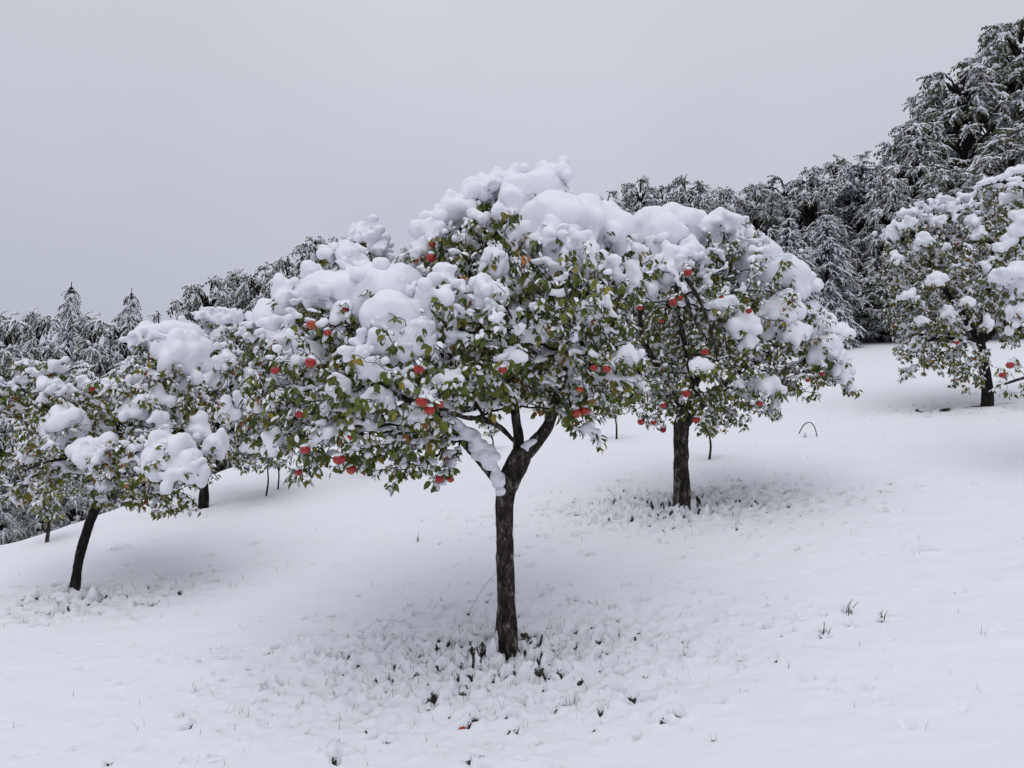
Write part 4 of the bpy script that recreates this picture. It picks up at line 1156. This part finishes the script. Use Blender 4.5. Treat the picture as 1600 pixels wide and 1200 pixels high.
sapling(414, 776, 424, 700, 50, 'thin young tree at the snowy ledge, the nearer to the half hidden tree', 300, 4, 3.5)
sapling(433, 766, 436, 690, 50, 'thin young tree standing upright behind the young tree at the ledge', 300, 5, 3)
sapling(770, 703, 765, 655, 34, 'small young tree seen just behind the fork of the main trunk', 200, 6, 3)
sapling(578, 742, 577, 560, 150, 'slender orchard tree with dark stem behind the drooping boughs of the forked tree', 2600, 7, 9)

# ------------------------------------------------------------------ grass and stalks through the snow
a = Acc()
def blade(acc, x, y, h, wd, lean, az, c, z=None):
    z = gsurf(x, y) - .01 if z is None else z
    d = np.array([math.cos(az), math.sin(az), 0]); s = np.array([-math.sin(az), math.cos(az), 0]) * wd / 2
    p0 = np.array([x, y, z]); p1 = p0 + d * lean * h * .35 + np.array([0, 0, h * .6]); p2_ = p0 + d * lean * h + np.array([0, 0, h])
    acc.add([p0 - s, p0 + s, p1 + s * .8, p1 - s * .8, p2_], [(0, 1, 2), (0, 2, 3), (3, 2, 4)], c)
STRAW = [(.16, .13, .07), (.07, .075, .03), (.05, .06, .022), (.03, .028, .018), (.22, .19, .12)]
for k, (dx, dy), rx, ry, s in CHURN[:4]:
    b = BASE[k]
    for i in range({'main': 760, 'second': 600, 'left': 220, 'right': 260}[k]):
        r = abs(random.gauss(0, .6)); an = random.uniform(0, 6.28)
        x, y = b[0] + dx + rx * r * math.cos(an), b[1] + dy + ry * r * math.sin(an)
        for q in range(random.choice((1, 1, 2, 3, 4))):
            blade(a, x + random.gauss(0, .012), y + random.gauss(0, .012), random.uniform(.02, .085), random.uniform(.0016, .0032), random.uniform(-1.2, 1.3), random.uniform(0, 6.28), random.choice(STRAW))
for i in range(160):
    x, y = random.uniform(-6, 7), random.uniform(4.2, 13)
    blade(a, x, y, random.uniform(.02, .07), .003, random.uniform(-.5, .5), random.uniform(0, 6.28), random.choice(STRAW))
for x, y, r, dep, br in pits:
    if br and random.random() < .25:
        for q in range(4):
            blade(a, x + random.gauss(0, r * .5), y + random.gauss(0, r * .5), random.uniform(.012, .035), .0035, random.uniform(-.9, .9), random.uniform(0, 6.28), random.choice([(.03, .05, .014), (.045, .06, .02), (.02, .03, .012)]))
tag(link('grass', a.mesh('grass', False), M_GRASS), 'thin grass blades poking through the trodden snow under the trees', 'grass', kind='stuff')

def tuft(u, v, n, h, spread, label, cols, seed, snow=True):
    p = ground_hit(u, v); random.seed(seed)
    p[2] = gsurf(p[0], p[1]) - .015
    root = empty('weed_tuft', p, label, 'weed')
    for i in range(n):
        a = Acc(); az = random.uniform(0, 6.28); ln = random.uniform(-.2, spread); hh = h * random.uniform(.5, 1)
        d = np.array([math.cos(az), math.sin(az), 0])
        q = spline([(0, 0, 0), d * ln * hh * .3 + np.array([0, 0, hh * .6]), d * ln * hh + np.array([0, 0, hh])], .02)
        tube(a, q + np.array([random.gauss(0, .008), random.gauss(0, .008), 0]), np.linspace(.0035, .0015, len(q)), 5, random.choice(cols))
        link('stalk', a.mesh('stalk'), M_GRASS, root)
    if snow:
        a = Acc()
        for i in range(5):
            stamp(a, [(random.gauss(0, .025), random.gauss(0, .02), random.uniform(.01, h * .5))], [(.02, .02, .014)], ICO1)
        link('snow', remesh(a, .007, 3), M_SNOW, root)
tuft(1287, 993, 9, .15, .35, 'dark withered weed tuft standing in its own melt hole', [(.02, .018, .014), (.05, .04, .03)], 1)
tuft(1326, 962, 5, .16, .6, 'pair of bent pale grass stems capped with snow next to the dark tuft', [(.2, .19, .14), (.12, .12, .07)], 2)
tuft(1380, 972, 6, .12, .9, 'splayed pale grass stems crossing in open snow', [(.2, .19, .14), (.12, .12, .07)], 3)
tuft(652, 845, 3, .13, .25, 'lone thin dry stalk in smooth snow behind the main trunk', [(.12, .10, .06)], 4, False)
tuft(1258, 684, 4, .10, .8, 'low snow-covered clump of twigs on the open meadow', [(.05, .04, .035)], 5)
# arched dead twig on the open meadow
p = ground_hit(1277, 682)
Yt = p[1]
a = Acc(); q = spline([P(1248, 678, Yt), P(1256, 664, Yt), P(1266, 660, Yt), P(1273, 668, Yt), P(1277, 684, Yt)], .02); tube(a, q - p, .008, 6)
tag(link('bent_twig', a.mesh('bent_twig'), M_TWIG, loc=p), 'dark twig bent into an arch above the open snow', 'twig')
# dry straw leaning on the main trunk
p = ground_hit(733, 955); q1 = P(776, 893, BASE['main'][1] - .07)
a = Acc(); tube(a, spline([(0, 0, -.01), (q1 - p) * .5 + np.array([0, 0, .02]), q1 - p], .03), .0016, 5, (.2, .18, .12))
tag(link('dry_stalk', a.mesh('dry_stalk'), M_GRASS, loc=p), 'hair-thin pale dry stalk leaning against the main trunk', 'stalk')
# fallen red leaf
p = ground_hit(716, 1144); p[2] = gsurf(p[0], p[1]) + .004
a = Acc(); a.add(np.concatenate([LEAF_V, LEAF_V - np.array([0, 0, .012])]) * np.array([.06, .045, .05]), np.concatenate([LEAF_F, LEAF_F[:, ::-1] + 8]))
o = link('fallen_leaf', a.mesh('fallen_leaf'), M_REDLEAF, loc=p); o.rotation_euler = (.3, -.1, .5)
tag(o, 'small red fallen leaf lying on the snow', 'leaf')

#print('TRIS', sum(sum(len(p.vertices) - 2 for p in m.polygons) if len(m.polygons) < 2000 else len(m.loops) - 2 * len(m.polygons) for m in bpy.data.meshes))
